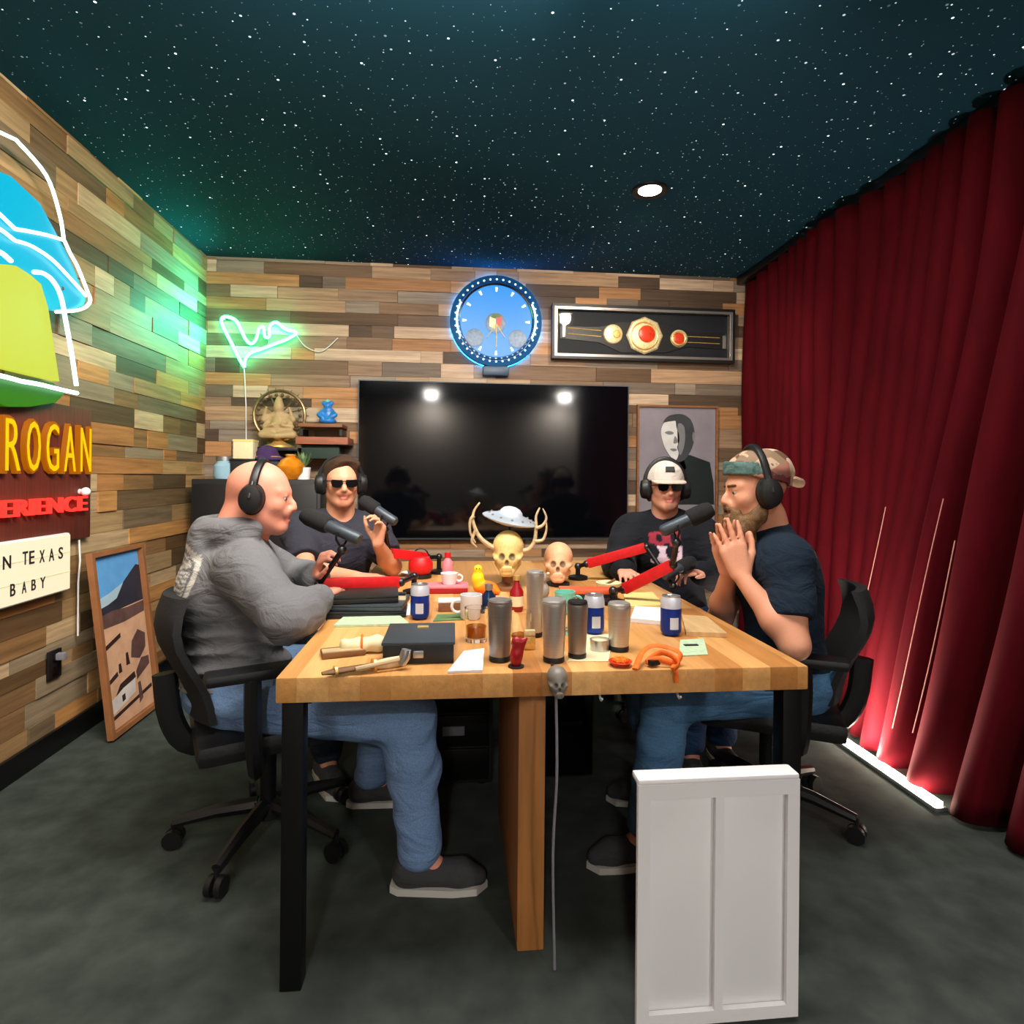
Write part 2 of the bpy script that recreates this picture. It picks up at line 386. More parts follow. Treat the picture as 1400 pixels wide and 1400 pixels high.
# ------------------------------------------------------------------ bodies
def head_axes(f, u):
    f = nrm(f); u = nrm(np.asarray(u)-f*np.dot(u, f)); return f, np.cross(u, f), u      # forward, left, up
def add_head(S, c, f, u, skin, lip=None, stub=None, k=1., nose=1., wide=1.):
    f, l, u = head_axes(f, u); B = np.stack([f, l, u]); c = V3(c)
    L = lambda a, b, d: c+(f*a+l*b*wide+u*d)*k
    S.el(L(-.012,0,.032), (.1*k,.078*k*wide,.088*k), B, .02)
    S.el(L(.032,0,-.03), (.06*k,.06*k*wide,.085*k), B, .03)
    for q in (-1,1):
        S.rc(L(-.005,.052*q,-.052), L(.062,.014*q,-.098), .022*k, .018*k, .025, col=stub)
        S.rc(L(.083,.012*q,.026), L(.068,.046*q,.024), .012*k, .010*k, .015)
        S.el(L(.058,.036*q,-.022), (.026*k,.026*k,.024*k), B, .02)
        S.el(L(.101,.031*q,.004), (.016*k,.017*k,.011*k), B, .010, sub=True)
        S.el(L(-.008,.08*q,-.004), (.019*k,.010*k,.032*k), B, .006)
        S.el(L(-.004,.091*q,-.002), (.010*k,.006*k,.017*k), B, .006, sub=True)
        S.el(L(.102,.011*q,-.031), (.010*k,.008*k,.008*k), B, .008)
        S.el(L(.081,.031*q,.0115), (.0125*k,.0145*k,.0065*k), B, .004); S.el(L(.080,.031*q,-.006), (.012*k,.014*k,.006*k), B, .004)         # lids
    S.rc(L(.086,0,.016), L(.106*nose,0,-.012), .0085*k, .0095*k, .010); S.rc(L(.106*nose,0,-.012), L(.112*nose,0,-.026), .0095*k, .0125*k, .008)
    S.el(L(.086,0,-.046), (.018*k,.03*k,.014*k), B, .015, col=stub)
    S.el(L(.095,0,-.056), (.011*k,.023*k,.006*k), B, .005, col=lip)
    S.el(L(.093,0,-.068), (.011*k,.020*k,.007*k), B, .005, col=lip)
    S.rc(L(.101,-.02,-.0618), L(.101,.02,-.0618), .0032*k, .0032*k, .004, sub=True)
    S.rc(L(.078,0,-.094), L(.074,0,-.098), .021*k, .019*k, .02, col=stub)
    return L, B
def add_hand(S, w, d, n, t, curl=(.25,.35,.3), spread=.08, thumb=(.55,.75,.25), k=1., col=None):
    """w wrist, d finger direction, n palm normal, t towards the thumb"""
    w = V3(w); d = nrm(d); n = nrm(np.asarray(n)-d*np.dot(n, d)); t = nrm(np.asarray(t)-d*np.dot(t, d)-n*np.dot(t, n))
    offs = (.031,.0105,-.0105,-.030); lens = (.072,.080,.074,.058)
    for i, (o, ln) in enumerate(zip(offs, lens)):
        kn = w+(d*(.092-.006*abs(i-1.2))+t*o)*k
        S.rc(w+(d*.012+t*o*.55)*k, kn, .0145*k, .0115*k, .012)
        p = kn; a = 0.; dd = nrm(d+t*spread*(1.2-i)*.8); r = (.0095,.0088,.0078,.0068) if i < 3 else (.0082,.0076,.007,.006)
        for j, fr in enumerate((.46,.31,.25)):
            a += curl[j] if not hasattr(curl[0], '__len__') else curl[i][j]
            q = p+(dd*math.cos(a)+n*math.sin(a))*ln*fr*k
            S.rc(p, q, r[j]*k, r[j+1]*k, .004 if j else .006); p = q
    b = w+(d*.02+t*.022+n*.006)*k; q1 = b+nrm(d*thumb[0]+t*thumb[1]+n*thumb[2])*.05*k
    q2 = q1+nrm(d*(thumb[0]+.35)+t*thumb[1]*.55+n*thumb[2])*.034*k; q3 = q2+nrm(d*(thumb[0]+.6)+t*thumb[1]*.3+n*thumb[2])*.026*k
    S.rc(b, q1, .0165*k, .0115*k, .012); S.rc(q1, q2, .0112*k, .0098*k, .005); S.rc(q2, q3, .0098*k, .0078*k, .004)
def add_torso(S, j, g=0., bulk=1., k=.05):
    """j joints; g extra thickness of cloth"""
    f = nrm(j['f']); u = nrm(np.asarray(j['neck'])-np.asarray(j['pelvis'])); f = nrm(f-u*np.dot(f, u)); l = np.cross(u, f); B = np.stack([f, l, u])
    pe, ch, nk = V3(j['pelvis']), V3(j['chest']), V3(j['neck']); sl, sr = V3(j['shL']), V3(j['shR'])
    S.el(pe+u*.02, (.125*bulk+g,.165*bulk+g,.12+g), B, k)
    S.el(pe*.5+ch*.5+f*.012, (.118*bulk+g,.15*bulk+g,.17+g), B, k)
    S.el(ch+u*.01, (.125*bulk+g,.165*bulk+g,.17+g), B, k)
    m = (sl+sr)/2
    for q in (sl, sr):
        S.rc(q, m*.75+q*.25-u*.02, .062*bulk+g, .075*bulk+g, k)
        S.rc(nk-u*.01, q*.62+m*.38+u*.022, .042*bulk+g, .04*bulk+g, k)
        S.rc(q-u*.03+f*.03, ch+u*.03+f*.05, .065*bulk+g, .08*bulk+g, k)
    return f, l, u, B
def add_arm(S, sh, el_, wr, r=(.055,.045,.030), g=0., k=.03, upto=1., start=0.):
    sh, el_, wr = V3(sh), V3(el_), V3(wr)
    S.chain([sh, sh*.5+el_*.5, el_], [r[0]+g, r[0]*.93+g, r[1]+g], k)
    if upto > 0:
        e = el_+(wr-el_)*upto; m = el_*.65+e*.35
        S.chain([el_, m, e], [r[1]+g, r[1]*1.02+g, r[1]+(r[2]-r[1])*upto+g], k)
def add_leg(S, h, kn, an, r=(.088,.064,.046), g=0., k=.04, end=1.):
    h, kn, an = V3(h), V3(kn), V3(an); e = kn+(an-kn)*end
    S.chain([h, kn], [r[0]+g, r[1]+g], k); m = kn*.65+e*.35
    S.chain([kn, m, e], [r[1]+g, r[1]*.95+g, r[2]+g], k)
def shoe(name, an, toe, M, sole_m, parent):
    an = V3(an); d = nrm(np.array([toe[0], toe[1], 0])); c = an+d*.07
    S = Field(np.minimum(an-.16, c-.2), np.maximum(an+.16, c+.2), .008)
    z = .045; b = an*np.array([1,1,0])
    S.rc(b-d*.04+V3(0,0,z), b+d*.12+V3(0,0,z-.004), .042, .04, .02); S.rc(b+d*.12+V3(0,0,z-.004), b+d*.17+V3(0,0,z-.012), .04, .028, .02)
    S.rc(b-d*.03+V3(0,0,z), an+V3(0,0,.03), .04, .045, .03); S.cut((0,0,.006), (0,0,-1))
    o = S.build(name, M, parent, base=(.05,.05,.055))
    mb = MB(); l = np.array([-d[1], d[0], 0])
    pts = [(-.085,.03),(-.06,.045),(.1,.05),(.17,.04),(.2,0),(.17,-.04),(.1,-.05),(-.06,-.045),(-.085,-.03)]
    mb.prism([(p[0], p[1]) for p in pts], .0, .02, basis((b[0], b[1], .001), d, l, (0,0,1))); 
    mb.build('sole', sole_m, o)
    return o
def headphones(c, f, u, label, k=1., tilt=0., band=.125):
    f, l, u = head_axes(f, u); c = V3(c); t = thing('headphones', label, 'headphones', c+u*band*k, 'headphones worn at the table')
    cc = lambda a, b, d: Vector(c+(f*a+l*b+u*d)*k)
    mb = MB(); pts = [cc(-.004+tilt*math.sin(a), .098*math.cos(a), .012+(band-.012)*math.sin(a)) for a in [PI*i/24 for i in range(25)]]
    mb.tube(pts, .0095*k, 8, flat=1.5); mb.build('headband', M['rubber'], t)
    mb = MB(); mb.tube([p+Vector(u*-.006) for p in pts[6:19]], .008*k, 8, flat=1.4); mb.build('headband_pad', M['grey_pad'], t)
    for q in (-1,1):
        mb = MB(); R = basis(cc(-.004,.092*q,-.006), f, u, l*q)
        mb.lathe([(0,.030),(.022,.030),(.036,.026),(.041,.014),(.042,0),(.036,-.004),(0,-.004)], R @ Matrix.Diagonal((k*.95,k*1.18,k,1))); o = mb.build('ear_cup', M['rubber'], t)
        mb = MB(); mb.lathe([(.046,.0),(.049,-.008),(.044,-.017),(.03,-.018)], R @ Matrix.Diagonal((k*.85,k*1.1,k,1))); mb.build('ear_pad', M['black_fabric'], o)
        mb = MB(); mb.tube([cc(-.004,.101*q,.05), cc(-.004,.115*q,.02), cc(-.004,.123*q,-.004)], .005*k, 8); mb.build('yoke', M['steel_dark'], o)
    return t
def eyes(L, B, k, parent, iris=(70,56,44)):
    im = mat('iris', iris, .2)
    for q in (-1,1):
        mb = MB(); mb.sph(L(.0815,.031*q,.0025), .0102*k, n=16); o = mb.build('eye', M['eyewhite'], parent)
        mb = MB(); mb.sph(L(.0862,.0315*q,.0025), .0068*k, n=12); mb.build('iris', im, o)
def sunglasses(L, k, parent, B):
    f, l, u = [Vector(x) for x in B]; mb = MB()
    for q in (-1,1):
        c = Vector(L(.104,.033*q,.003)); R = basis(c, l*q, u, f+l*q*.18)
        poly = [(-.026,.016),(.024,.018),(.028,.004),(.022,-.015),(.002,-.021),(-.018,-.017),(-.027,-.002)]
        mb.prism([(a*k, b*k) for a, b in poly], -.002, .003, R)
    o = mb.build('sunglasses', M['lens'], parent)
    mb = MB(); mb.tube([L(.107,-.012,.010), L(.113,0,.014), L(.107,.012,.010)], .003*k, 6)
    for q in (-1,1): mb.tube([L(.101,.058*q,.014), L(.05,.083*q,.012), L(-.01,.088*q,.006), L(-.03,.087*q,-.008)], .003*k, 6)
    mb.build('glasses_frame', M['rubber'], o)
    return o
# ------------------------------------------------------------------ materials in use
M = {}
WALLPAL = [(138,112,90),(112,88,68),(160,130,102),(98,78,62),(150,108,72),(176,150,126),(78,62,50),(134,120,106),(120,94,72),(168,122,82),(106,92,80),(146,124,104),(88,66,48),(184,160,136)]
LEFTPAL = [(150,118,80),(124,94,62),(172,136,92),(104,82,58),(162,112,66),(180,152,116),(84,66,46),(140,122,98),(132,98,62),(178,128,76),(112,94,72),(156,128,92),(92,68,44),(190,162,126)]
M['wall_back'] = wood_mat('reclaimed_wood_planks', WALLPAL, 'x')
M['wall_left'] = wood_mat('golden_wood_planks', LEFTPAL, 'y')
M['tabletop'] = wood_mat('butcher_block', [(176,118,62),(206,150,88),(190,132,72),(222,170,108),(168,108,56)], 'y', .16, .38, False, (.072,.8))
M['post'] = wood_mat('oak_post', [(150,96,46),(176,118,62),(160,104,54)], 'z', .2, .5, False, (.08,2.)) if False else mat('oak_post', (158,104,54), .5, noise=.25, nscale=3, stretch=(12,12,1))
M['shelfwood'] = mat('shelf_wood', (128,84,52), .6, noise=.3, nscale=4, stretch=(2,12,12))
M['redwood'] = mat('reddish_wood', (146,86,62), .6, noise=.25, nscale=4, stretch=(2,12,12))
M['stars'] = star_mat(); M['plaid'] = plaid_mat()
M['floor'] = mat('dark_carpet', (62,68,64), .95, spec=.1, noise=.35, nscale=9, bump=.5)
M['plain'] = mat('dark_plaster', (40,38,38), .8)
M['rubber'] = mat('black_plastic', (18,18,20), .45, noise=.1, nscale=40)
M['blackmetal'] = mat('black_metal', (16,16,18), .4, .3)
M['gloss_black'] = mat('screen_glass', (5,6,10), .07, spec=.6)
M['black_fabric'] = mat('black_fabric', (20,20,22), .9, noise=.2, nscale=120, bump=.3)
M['leather'] = mat('black_leather', (22,22,24), .45, bump=.25, nscale=90)
M['grey_pad'] = mat('grey_pad', (120,120,128), .7, noise=.1, nscale=60)
M['steel_dark'] = mat('dark_steel', (70,70,74), .35, .9)
M['steel'] = mat('brushed_steel', (196,190,184), .42, .8, noise=.08, nscale=8, stretch=(1,1,60))
M['gunmetal'] = mat('gunmetal', (150,140,134), .42, .8, noise=.08, nscale=8, stretch=(1,1,60))
M['chrome'] = mat('chrome', (200,200,205), .15, 1.)
M['silver_trim'] = mat('silver_trim', (168,162,160), .35, .8)
M['gold'] = mat('gold_plate', (232,190,110), .35, .6, noise=.3, nscale=70)
M['palegold'] = mat('pale_gold_plate', (240,220,170), .4, .45, noise=.25, nscale=80)
M['ruby'] = mat('red_enamel', (196,58,30), .3, noise=.3, nscale=60)
M['red'] = mat('red_sleeve', (196,16,22), .5, noise=.15, nscale=50)
M['redlac'] = mat('red_lacquer', (150,18,26), .35)
M['white'] = mat('white_plastic', (226,224,226), .45)
M['paper'] = mat('white_paper', (232,232,236), .8)
M['yellowpaper'] = mat('yellowed_paper', (226,206,132), .8)
M['cream'] = mat('cream_card', (228,214,172), .7, noise=.06, nscale=40)
M['palegreen'] = mat('pale_green_card', (176,198,164), .7, noise=.15, nscale=60)
M['lens'] = mat('dark_lens', (8,7,8), .12, spec=.6)
M['blue'] = mat('blue_can', (22,56,160), .3, .5)
M['canwhite'] = mat('can_white', (210,216,232), .35, .3)
M['alu'] = mat('aluminium', (190,192,196), .3, .9)
M['glass'] = mat('clear_glass', (255,255,255), .02, trans=1., ior=1.45)
M['pane'] = pane_mat()
M['whiskey'] = mat('amber_drink', (196,112,30), .05, trans=.6, ior=1.34)
M['bone'] = mat('bone', (214,196,160), .6, noise=.2, nscale=30)
M['horn'] = mat('horn', (186,162,124), .5, noise=.3, nscale=12, stretch=(1,1,5))
M['silverpaint'] = mat('silver_paint', (186,198,210), .35, .5, noise=.08, nscale=20)
M['amber'] = mat('amber_glass', (206,124,24), .25, spec=.6, noise=.35, nscale=14)
M['orange'] = mat('orange_plastic', (238,120,26), .45, noise=.15, nscale=30)
M['orangestrap'] = mat('orange_webbing', (226,104,24), .7, noise=.25, nscale=60)
M['yellow'] = mat('yellow_plastic', (244,196,28), .4)
M['pink'] = mat('pink_plastic', (226,120,130), .5)
M['teal'] = mat('teal_ceramic', (120,204,184), .35)
M['purple'] = mat('purple_velvet', (62,36,84), .85, sheen=.5, noise=.25, nscale=25)
M['bronze'] = mat('bronze', (132,112,82), .4, .8, noise=.4, nscale=40)
M['figblue'] = mat('blue_resin', (40,116,190), .35, noise=.3, nscale=30)
M['jar'] = mat('pale_blue_jar', (150,186,206), .2, spec=.6, noise=.1, nscale=10)
M['leaf'] = mat('leaf', (92,122,76), .6, noise=.3, nscale=20)
M['darkgrey'] = mat('dark_grey_metal', (64,72,80), .45, .4, noise=.06, nscale=12)
M['darkbox'] = mat('black_case', (26,28,30), .55)
M['leath_brown'] = mat('brown_leather', (120,82,46), .6, noise=.3, nscale=20)
M['velvet'] = mat('red_velvet', (72,2,12), .85, spec=.12, sheen=.25, noise=.22, nscale=14, stretch=(1,1,.25), bump=.2)
M['cord'] = mat('pale_pink_line', (206,140,128), .7)
M['peach'] = mat_attr('peach_resin', .5, bump=.05)
M['skin'] = mat_attr('skin', .5, .4, bump=.06, nscale=300, sss=.08, noise=.06)
M['cloth'] = mat_attr('knit_cloth', .9, .15, sheen=.1, bump=.25, nscale=320, crease=.55)
M['denim'] = mat_attr('denim', .9, .15, bump=.3, nscale=260, noise=.22, crease=.5)
M['hair'] = mat_attr('hair', .75, .25, bump=.6, nscale=160, noise=.35)
M['bonecol'] = mat_attr('bone_pigment', .55, bump=.1, nscale=90, noise=.15)
M['n_white'] = glow('neon_white', (205,255,250), 3.2); M['n_green'] = glow('neon_green', (60,255,178), 20.)
M['n_cyan'] = glow('lit_cyan_panel', (0,192,226), .75, (0,40,60)); M['n_lime'] = glow('lit_lime_panel', (214,224,66), .72, (60,64,20)); M['n_leaf'] = glow('lit_green_panel', (60,150,10), .35)
M['n_yellow'] = glow('neon_yellow', (255,190,0), .85); M['n_orange'] = glow('lit_amber_letters', (220,120,0), .3); M['n_red'] = glow('neon_red', (255,42,34), 2.)
M['n_blue'] = glow('neon_blue', (30,150,255), 26.); M['face_blue'] = glow('lit_blue_dial', (0,146,236), .85, (0,16,40))
M['n_dot'] = glow('bulb_white', (200,235,255), 2.2); M['led'] = glow('led_white', (255,236,214), 42.); M['eyewhite'] = mat('eye_white', (168,156,148), .3)
M['lightbox'] = glow('lightbox_acrylic', (255,236,196), .62, (150,144,130)); M['downlight'] = glow('lamp_lens', (255,244,226), 22.)
M['ink'] = mat('black_ink', (28,26,26), .6); M['board'] = mat('sign_board_red_lit', (92,36,24), .6, noise=.4, nscale=5, stretch=(1,30,1))  # sign board: red neon glow is mixed into the wood colour
# ------------------------------------------------------------------ the room
XL, YB, ZC, XR, YF = -1.75, 4.4, 2.75, 2.38, -2.9
def plank_wall(name, o, eu, en, W, Z, m, seed, rh=.086):
    r = random.Random(seed); V = []; Fc = []; K = []
    o, eu, en, ez = Vector(o), Vector(eu), Vector(en), Vector((0,0,1))
    def slab(u0, u1, z0, z1, d0, d1, k):
        b = len(V)
        for d in (d0, d1):
            for u, z in ((u0,z0),(u1,z0),(u1,z1),(u0,z1)): V.append(o+eu*u+ez*z+en*d); K.append(k)
        Fc.extend([(b,b+3,b+2,b+1),(b+4,b+5,b+6,b+7),(b,b+1,b+5,b+4),(b+1,b+2,b+6,b+5),(b+2,b+3,b+7,b+6),(b+3,b,b+4,b+7)])
    slab(0, W, 0, Z, -.12, -.001, (.45,.5,.5))
    z = 0
    while z < Z-1e-4:
        z1 = min(Z, z+rh*r.choice((1,1,1,.72,1.2))); u = -r.random()*.6
        while u < W:
            L = r.choice((.16,.24,.32,.42,.55,.75)); a, b = max(0, u), min(W, u+L)
            if b-a > .01: slab(a+.0012, b-.0012, z+.001, z1-.001, 0, .006+r.random()*.010, (r.random(), r.random(), r.random()))
            u += L
        z = z1
    me = bpy.data.meshes.new(name); me.from_pydata(V, [], Fc)
    a = me.color_attributes.new('pk', 'FLOAT_COLOR', 'POINT'); a.data.foreach_set('color', [c for k in K for c in (*k, 1.)])
    me.materials.append(m); bm = bmesh.new(); bm.from_mesh(me); bmesh.ops.recalc_face_normals(bm, faces=bm.faces[:]); bm.to_mesh(me); bm.free()
    return struct(link(name, me))
plank_wall('wall_back', (XL-.1, YB, 0), (1,0,0), (0,-1,0), XR-XL+.2, ZC, M['wall_back'], 5)
plank_wall('wall_left', (XL, YF, 0), (0,1,0), (1,0,0), YB-YF, ZC, M['wall_left'], 11)
struct(MB().box(((XL+XR)/2, (YB+YF)/2, -.06), (XR-XL+.4, YB-YF+.4, .12)).build('floor', M['floor']))
struct(MB().box(((XL+XR)/2, (YB+YF)/2, ZC+.06), (XR-XL+.4, YB-YF+.4, .12)).build('ceiling', M['stars']))
struct(MB().box((XR+.06, (YB+YF)/2, ZC/2), (.12, YB-YF, ZC)).build('wall_right', M['plain']))
struct(MB().box(((XL+XR)/2, YF-.06, ZC/2), (XR-XL, .12, ZC)).build('wall_front', mat('front_wall_paint', (120,112,104), .7)))
struct(MB().box((XL+.026, (YB+YF)/2, .05), (.018, YB-YF-.04, .10), bev=.004).build('baseboard_left', M['blackmetal']))
struct(MB().box(((XL+XR)/2, YB-.026, .05), (XR-XL-.08, .018, .10), bev=.004).build('baseboard_back', M['blackmetal']))
struct(MB().box((XR-.235, (YB+YF)/2, ZC-.03), (.05, YB-YF-.06, .055), bev=.006).build('trim_1', M['blackmetal']))
# red velvet curtain
def sstep(a, b, x): t = min(1, max(0, (x-a)/(b-a))); return t*t*(3-2*t)
def curt(s, z):
    t = 1-z/ZC
    ph = 2*PI*(s/.155+.35*math.sin(s*2.1)+.25*math.sin(s*5.3)); A = .056+.024*math.sin(s*3.7+1)+.012*t
    near = 1-sstep(2.0, 2.9, s); nn = sstep(.6, 2.0, s)*.35+.65
    x = 2.13+.075*sstep(3.1, 4.1, s)-.02*t-.24*near*nn*t**1.3+A*math.copysign(abs(math.sin(ph+.5*t))**.7, math.sin(ph+.5*t))+.012*math.sin(7*s+3*z)
    y = s+.34*(1-sstep(2.6, 3.7, s))*t**1.2+.02*math.cos(ph)
    return Vector((x, min(y, YB-.05), z))
def curtain():
    bm = bmesh.new(); N, K = 560, 34; s0, s1 = YB-.07, -1.2; g = []
    for i in range(N):
        s = s0+(s1-s0)*i/(N-1); g.append([bm.verts.new(curt(s, .02+(ZC-.08)*k/(K-1))) for k in range(K)])
    for i in range(N-1):
        for k in range(K-1): bm.faces.new((g[i][k], g[i+1][k], g[i+1][k+1], g[i][k+1]))
    mb = MB(); mb.bm.free(); mb.bm = bm
    t = thing('curtain', 'dark red velvet curtain hanging in folds along the right side of the room', 'curtain', (2.1, 1.6, 0))
    o = mb.build('drape', M['velvet'], t, ang=180)
    sm = o.modifiers.new('cloth_thickness', 'SOLIDIFY'); sm.thickness = .005
    for s, a, b in ((2.52,.25,1.0),(2.34,.25,1.1),(2.02,.2,1.15),(1.86,.25,1.0)):
        mb = MB(); pts = [curt(s, a+(b-a)*i/16)+Vector((-.06,-.005,0)) for i in range(17)]; mb.tube(pts, .002, 6)
        mb.build('cord', M['cord'], t, 'thin pale line running down the curtain folds')  # thin pale tubes following the folds
curtain()
# LED strip on the floor
a, b = at(1136,1000,Z=.03), at(1278,1090,Z=.03); b = Vector((a.x+.02, b.y-.05, .03)); a = Vector((a.x, a.y+.12, .03))
t = thing('led_strip', 'glowing white LED strip lying on the floor below the red curtain', 'led strip', (a+b)/2-Vector((0,0,.03)))
mb = MB(); mb.box(((a.x+b.x)/2, (a.y+b.y)/2, .009), (.05, (a-b).length, .018), bev=.003); mb.build('channel', M['alu'], t)
mb = MB(); mb.box(((a.x+b.x)/2, (a.y+b.y)/2, .026), (.032, (a-b).length-.02, .015), bev=.005); mb.build('diffuser', M['led'], t)
area_led = (Vector(((a.x+b.x)/2, (a.y+b.y)/2, .045)), (a-b).length)
# ------------------------------------------------------------------ lamps of the room and added wall fills
def area(name, loc, size, power, color=(1,1,1), target=None, spread=None):
    L = bpy.data.lights.new(name, 'AREA'); L.energy = power; L.color = color; L.shape = 'RECTANGLE'; L.size, L.size_y = size
    if spread: L.spread = spread
    o = bpy.data.objects.new(name, L); C.objects.link(o); o.location = loc
    if target is not None: o.rotation_euler = (Vector(target)-Vector(loc)).to_track_quat('-Z', 'Y').to_euler()
    return o
area('studio_panel', (.25, 1.44, 2.70), (1.6, .8), 58, (1,.95,.88))
area('wall_fill_back', (.15, 1.45, 2.69), (1.9, .22), 27, (1,.93,.84), (.15, 4.4, 1.55), 2.0)  # unseen fill, added to brighten the back wall
area('wall_fill_left', (-.35, 1.1, 2.69), (2.0, .22), 44, (1,.90,.76), (-1.75, 2.9, 1.5), 2.0)  # added fill with no fixture, lifts the left wall
for x in (-.42, 2.0): area('studio_spot', (x, -2.2, 2.70), (.2, .2), 9, (1,.96,.9), (.25, 2.4, .9))
lo = area('led_glow', area_led[0], (area_led[1], .03), 34, (1,.86,.72)); lo.rotation_euler = Vector((.4,0,1)).to_track_quat('-Z','Y').to_euler(); lo.rotation_euler.rotate_axis('Z', PI/2)
gs = bpy.data.lights.new('neon_spill', 'SPOT'); gs.energy = 46; gs.color = (.05,1,.60); gs.spot_size = 2.7; gs.spot_blend = .9; gs.shadow_soft_size = .06
go = bpy.data.objects.new('neon_spill', gs); C.objects.link(go); go.location = (-1.42, 4.22, 2.24); go.rotation_euler = Vector((-1,-.55,.05)).to_track_quat('-Z','Y').to_euler()
for x, y in ((-.42,-2.3),(2.0,-2.3),(1.02,3.1)):
    t = thing('ceiling_downlight', 'round recessed ceiling downlight' + (' in the starry ceiling in front of the belt case' if y > 0 else ' over the far end of the studio behind the camera, '+('left' if x < 0 else 'right')), 'ceiling light', (x,y,ZC), 'recessed downlights', False)
    mb = MB(); mb.lathe([(.06,-.004),(.085,-.012),(.095,-.008),(.095,0),(.06,0)]); mb.build('trim_ring', M['blackmetal' if y > 0 else 'white'], t)
    mb = MB(); mb.lathe([(0,-.006),(.06,-.006),(.06,0),(0,0)]) if y > 0 else mb.lathe([(0,-.012),(.15,-.012),(.15,0),(0,0)]); mb.build('lens', M['downlight'], t)
for x in (-.42, 2.0): area('rear_wall_wash', (x, -2.55, 2.6), (.25,.12), 110, (1,.97,.92), (x, -2.9, 1.2))
sp = bpy.data.lights.new('downlight_beam', 'SPOT'); sp.energy = 60; sp.spot_size = 2.3; sp.spot_blend = .8; sp.shadow_soft_size = .05; sp.color = (1,.86,.66)
o = bpy.data.objects.new('downlight_beam', sp); C.objects.link(o); o.location = (1.02,3.1,2.70); o.rotation_euler = Vector((.15,.75,-1)).to_track_quat('-Z','Y').to_euler()
# ------------------------------------------------------------------ camera
cam = bpy.data.cameras.new('camera'); cam.sensor_width = 36; cam.sensor_fit = 'HORIZONTAL'; cam.lens = 36*F/1400; cam.shift_y = -(700-CY)/1400
cam.clip_start = .02
co = bpy.data.objects.new('camera', cam); C.objects.link(co); bpy.context.scene.camera = co
fwd = Vector((math.sin(YAW), math.cos(YAW), 0)); rt = Vector((math.cos(YAW), -math.sin(YAW), 0)); up = Vector((0,0,1))
rr = rt*math.cos(ROLL)+up*math.sin(ROLL); uu = -rt*math.sin(ROLL)+up*math.cos(ROLL)
Mx = Matrix((rr, uu, -fwd)).transposed().to_4x4(); Mx.translation = (0,0,CAMH); co.matrix_world = Mx
sc = bpy.context.scene
sc.view_settings.view_transform = 'Standard'; sc.view_settings.look = 'None'; sc.view_settings.gamma = 1; sc.view_settings.use_curve_mapping = False; sc.view_settings.exposure = .3
sc.cycles.use_denoising = True; sc.cycles.max_bounces = 8; sc.cycles.sample_clamp_indirect = 4
w = bpy.data.worlds.new('room_dark'); sc.world = w; w.use_nodes = True; w.node_tree.nodes['Background'].inputs[0].default_value = (.01,.012,.015,1)
# ------------------------------------------------------------------ things on the left wall
WL = XL+.018                                    # face of the planks
def lw(px, py, off=.03): return at(px, py, X=WL+off)
def fit_text(mb, body, o, ex, ey, w, h, ext=.004, mi=0, bold=0.):
    """lettering fitted to w x h with lower left corner o"""
    cu = bpy.data.curves.new('lettering', 'FONT'); cu.body = body; cu.size = 1; cu.offset = bold; cu.resolution_u = 3
    ob = bpy.data.objects.new('lettering', cu); C.objects.link(ob); bpy.context.view_layer.update()
    me = bpy.data.meshes.new_from_object(ob.evaluated_get(bpy.context.evaluated_depsgraph_get()))
    x = [v.co.x for v in me.vertices]; y = [v.co.y for v in me.vertices]; x0, x1, y0, y1 = min(x), max(x), min(y), max(y)
    bpy.data.objects.remove(ob); bpy.data.meshes.remove(me)
    cu.extrude = ext; ob = bpy.data.objects.new('lettering', cu); C.objects.link(ob); bpy.context.view_layer.update()
    me = bpy.data.meshes.new_from_object(ob.evaluated_get(bpy.context.evaluated_depsgraph_get()))
    ex, ey = Vector(ex), Vector(ey); ez = ex.cross(ey)
    V = [Vector(o)+ex*((v.co.x-x0)/(x1-x0)*w)+ey*((v.co.y-y0)/(y1-y0)*h)+ez*v.co.z for v in me.vertices]
    mb._add(V, [tuple(p.vertices) for p in me.polygons], mi)
    bpy.data.objects.remove(ob); bpy.data.meshes.remove(me); bpy.data.curves.remove(cu)
EY, EX, EZ = Vector((0,1,0)), Vector((1,0,0)), Vector((0,0,1))
# mushroom neon
yc = lw(6,400).y
def wl2(px, py): p = lw(px, py); return (p.y-yc, p.z)
LWM = basis((WL, yc, 0), (0,1,0), (0,0,1), (1,0,0))
t = thing('neon_mushroom_sign', 'large neon mushroom sign with cyan cap and yellow-green stem on the left wall', 'neon sign', (WL, yc, wl2(0,520)[1]))
cap = [wl2(*p) for p in ((66,425),(92,423),(107,418),(111,410),(107,398),(94,366),(84,345),(75,328))]
capr = cap+[(.16, cap[-1][1]+.10),(.0, cap[-1][1]+.13)]
MB().prism(capr+[(-a, b) for a, b in capr[-2::-1]], .012, .05, LWM).build('cap_panel', M['n_cyan'], t)
stem = [wl2(*p) for p in ((62,521),(54,470),(46,420),(36,388),(22,376))]
MB().prism(stem+[(-.02, stem[-1][1]+.01)]+[(-a, b) for a, b in stem[::-1]], .052, .085, LWM).build('stem_panel', M['n_lime'], t)
foot = [wl2(*p) for p in ((78,538),(66,550),(30,556),(0,556))]
MB().prism(foot+[(-a, b) for a, b in foot[-2::-1]]+[(-wl2(60,530)[0], wl2(0,521)[1]),(wl2(62,530)[0], wl2(62,523)[1])], .02, .06, LWM).build('grass_panel', M['n_leaf'], t)
def wtube(pts, r=.0085, z=.066, mirror=False, n=5):
    P3 = [LWM @ Vector((a*(-1 if mirror else 1), b, z)) for a, b in pts]; return smooth_path(P3, n)
mb = MB()
out = [wl2(*p) for p in ((64,426),(92,424),(106,419),(112,410),(108,398),(95,366),(84,346),(76,329))]
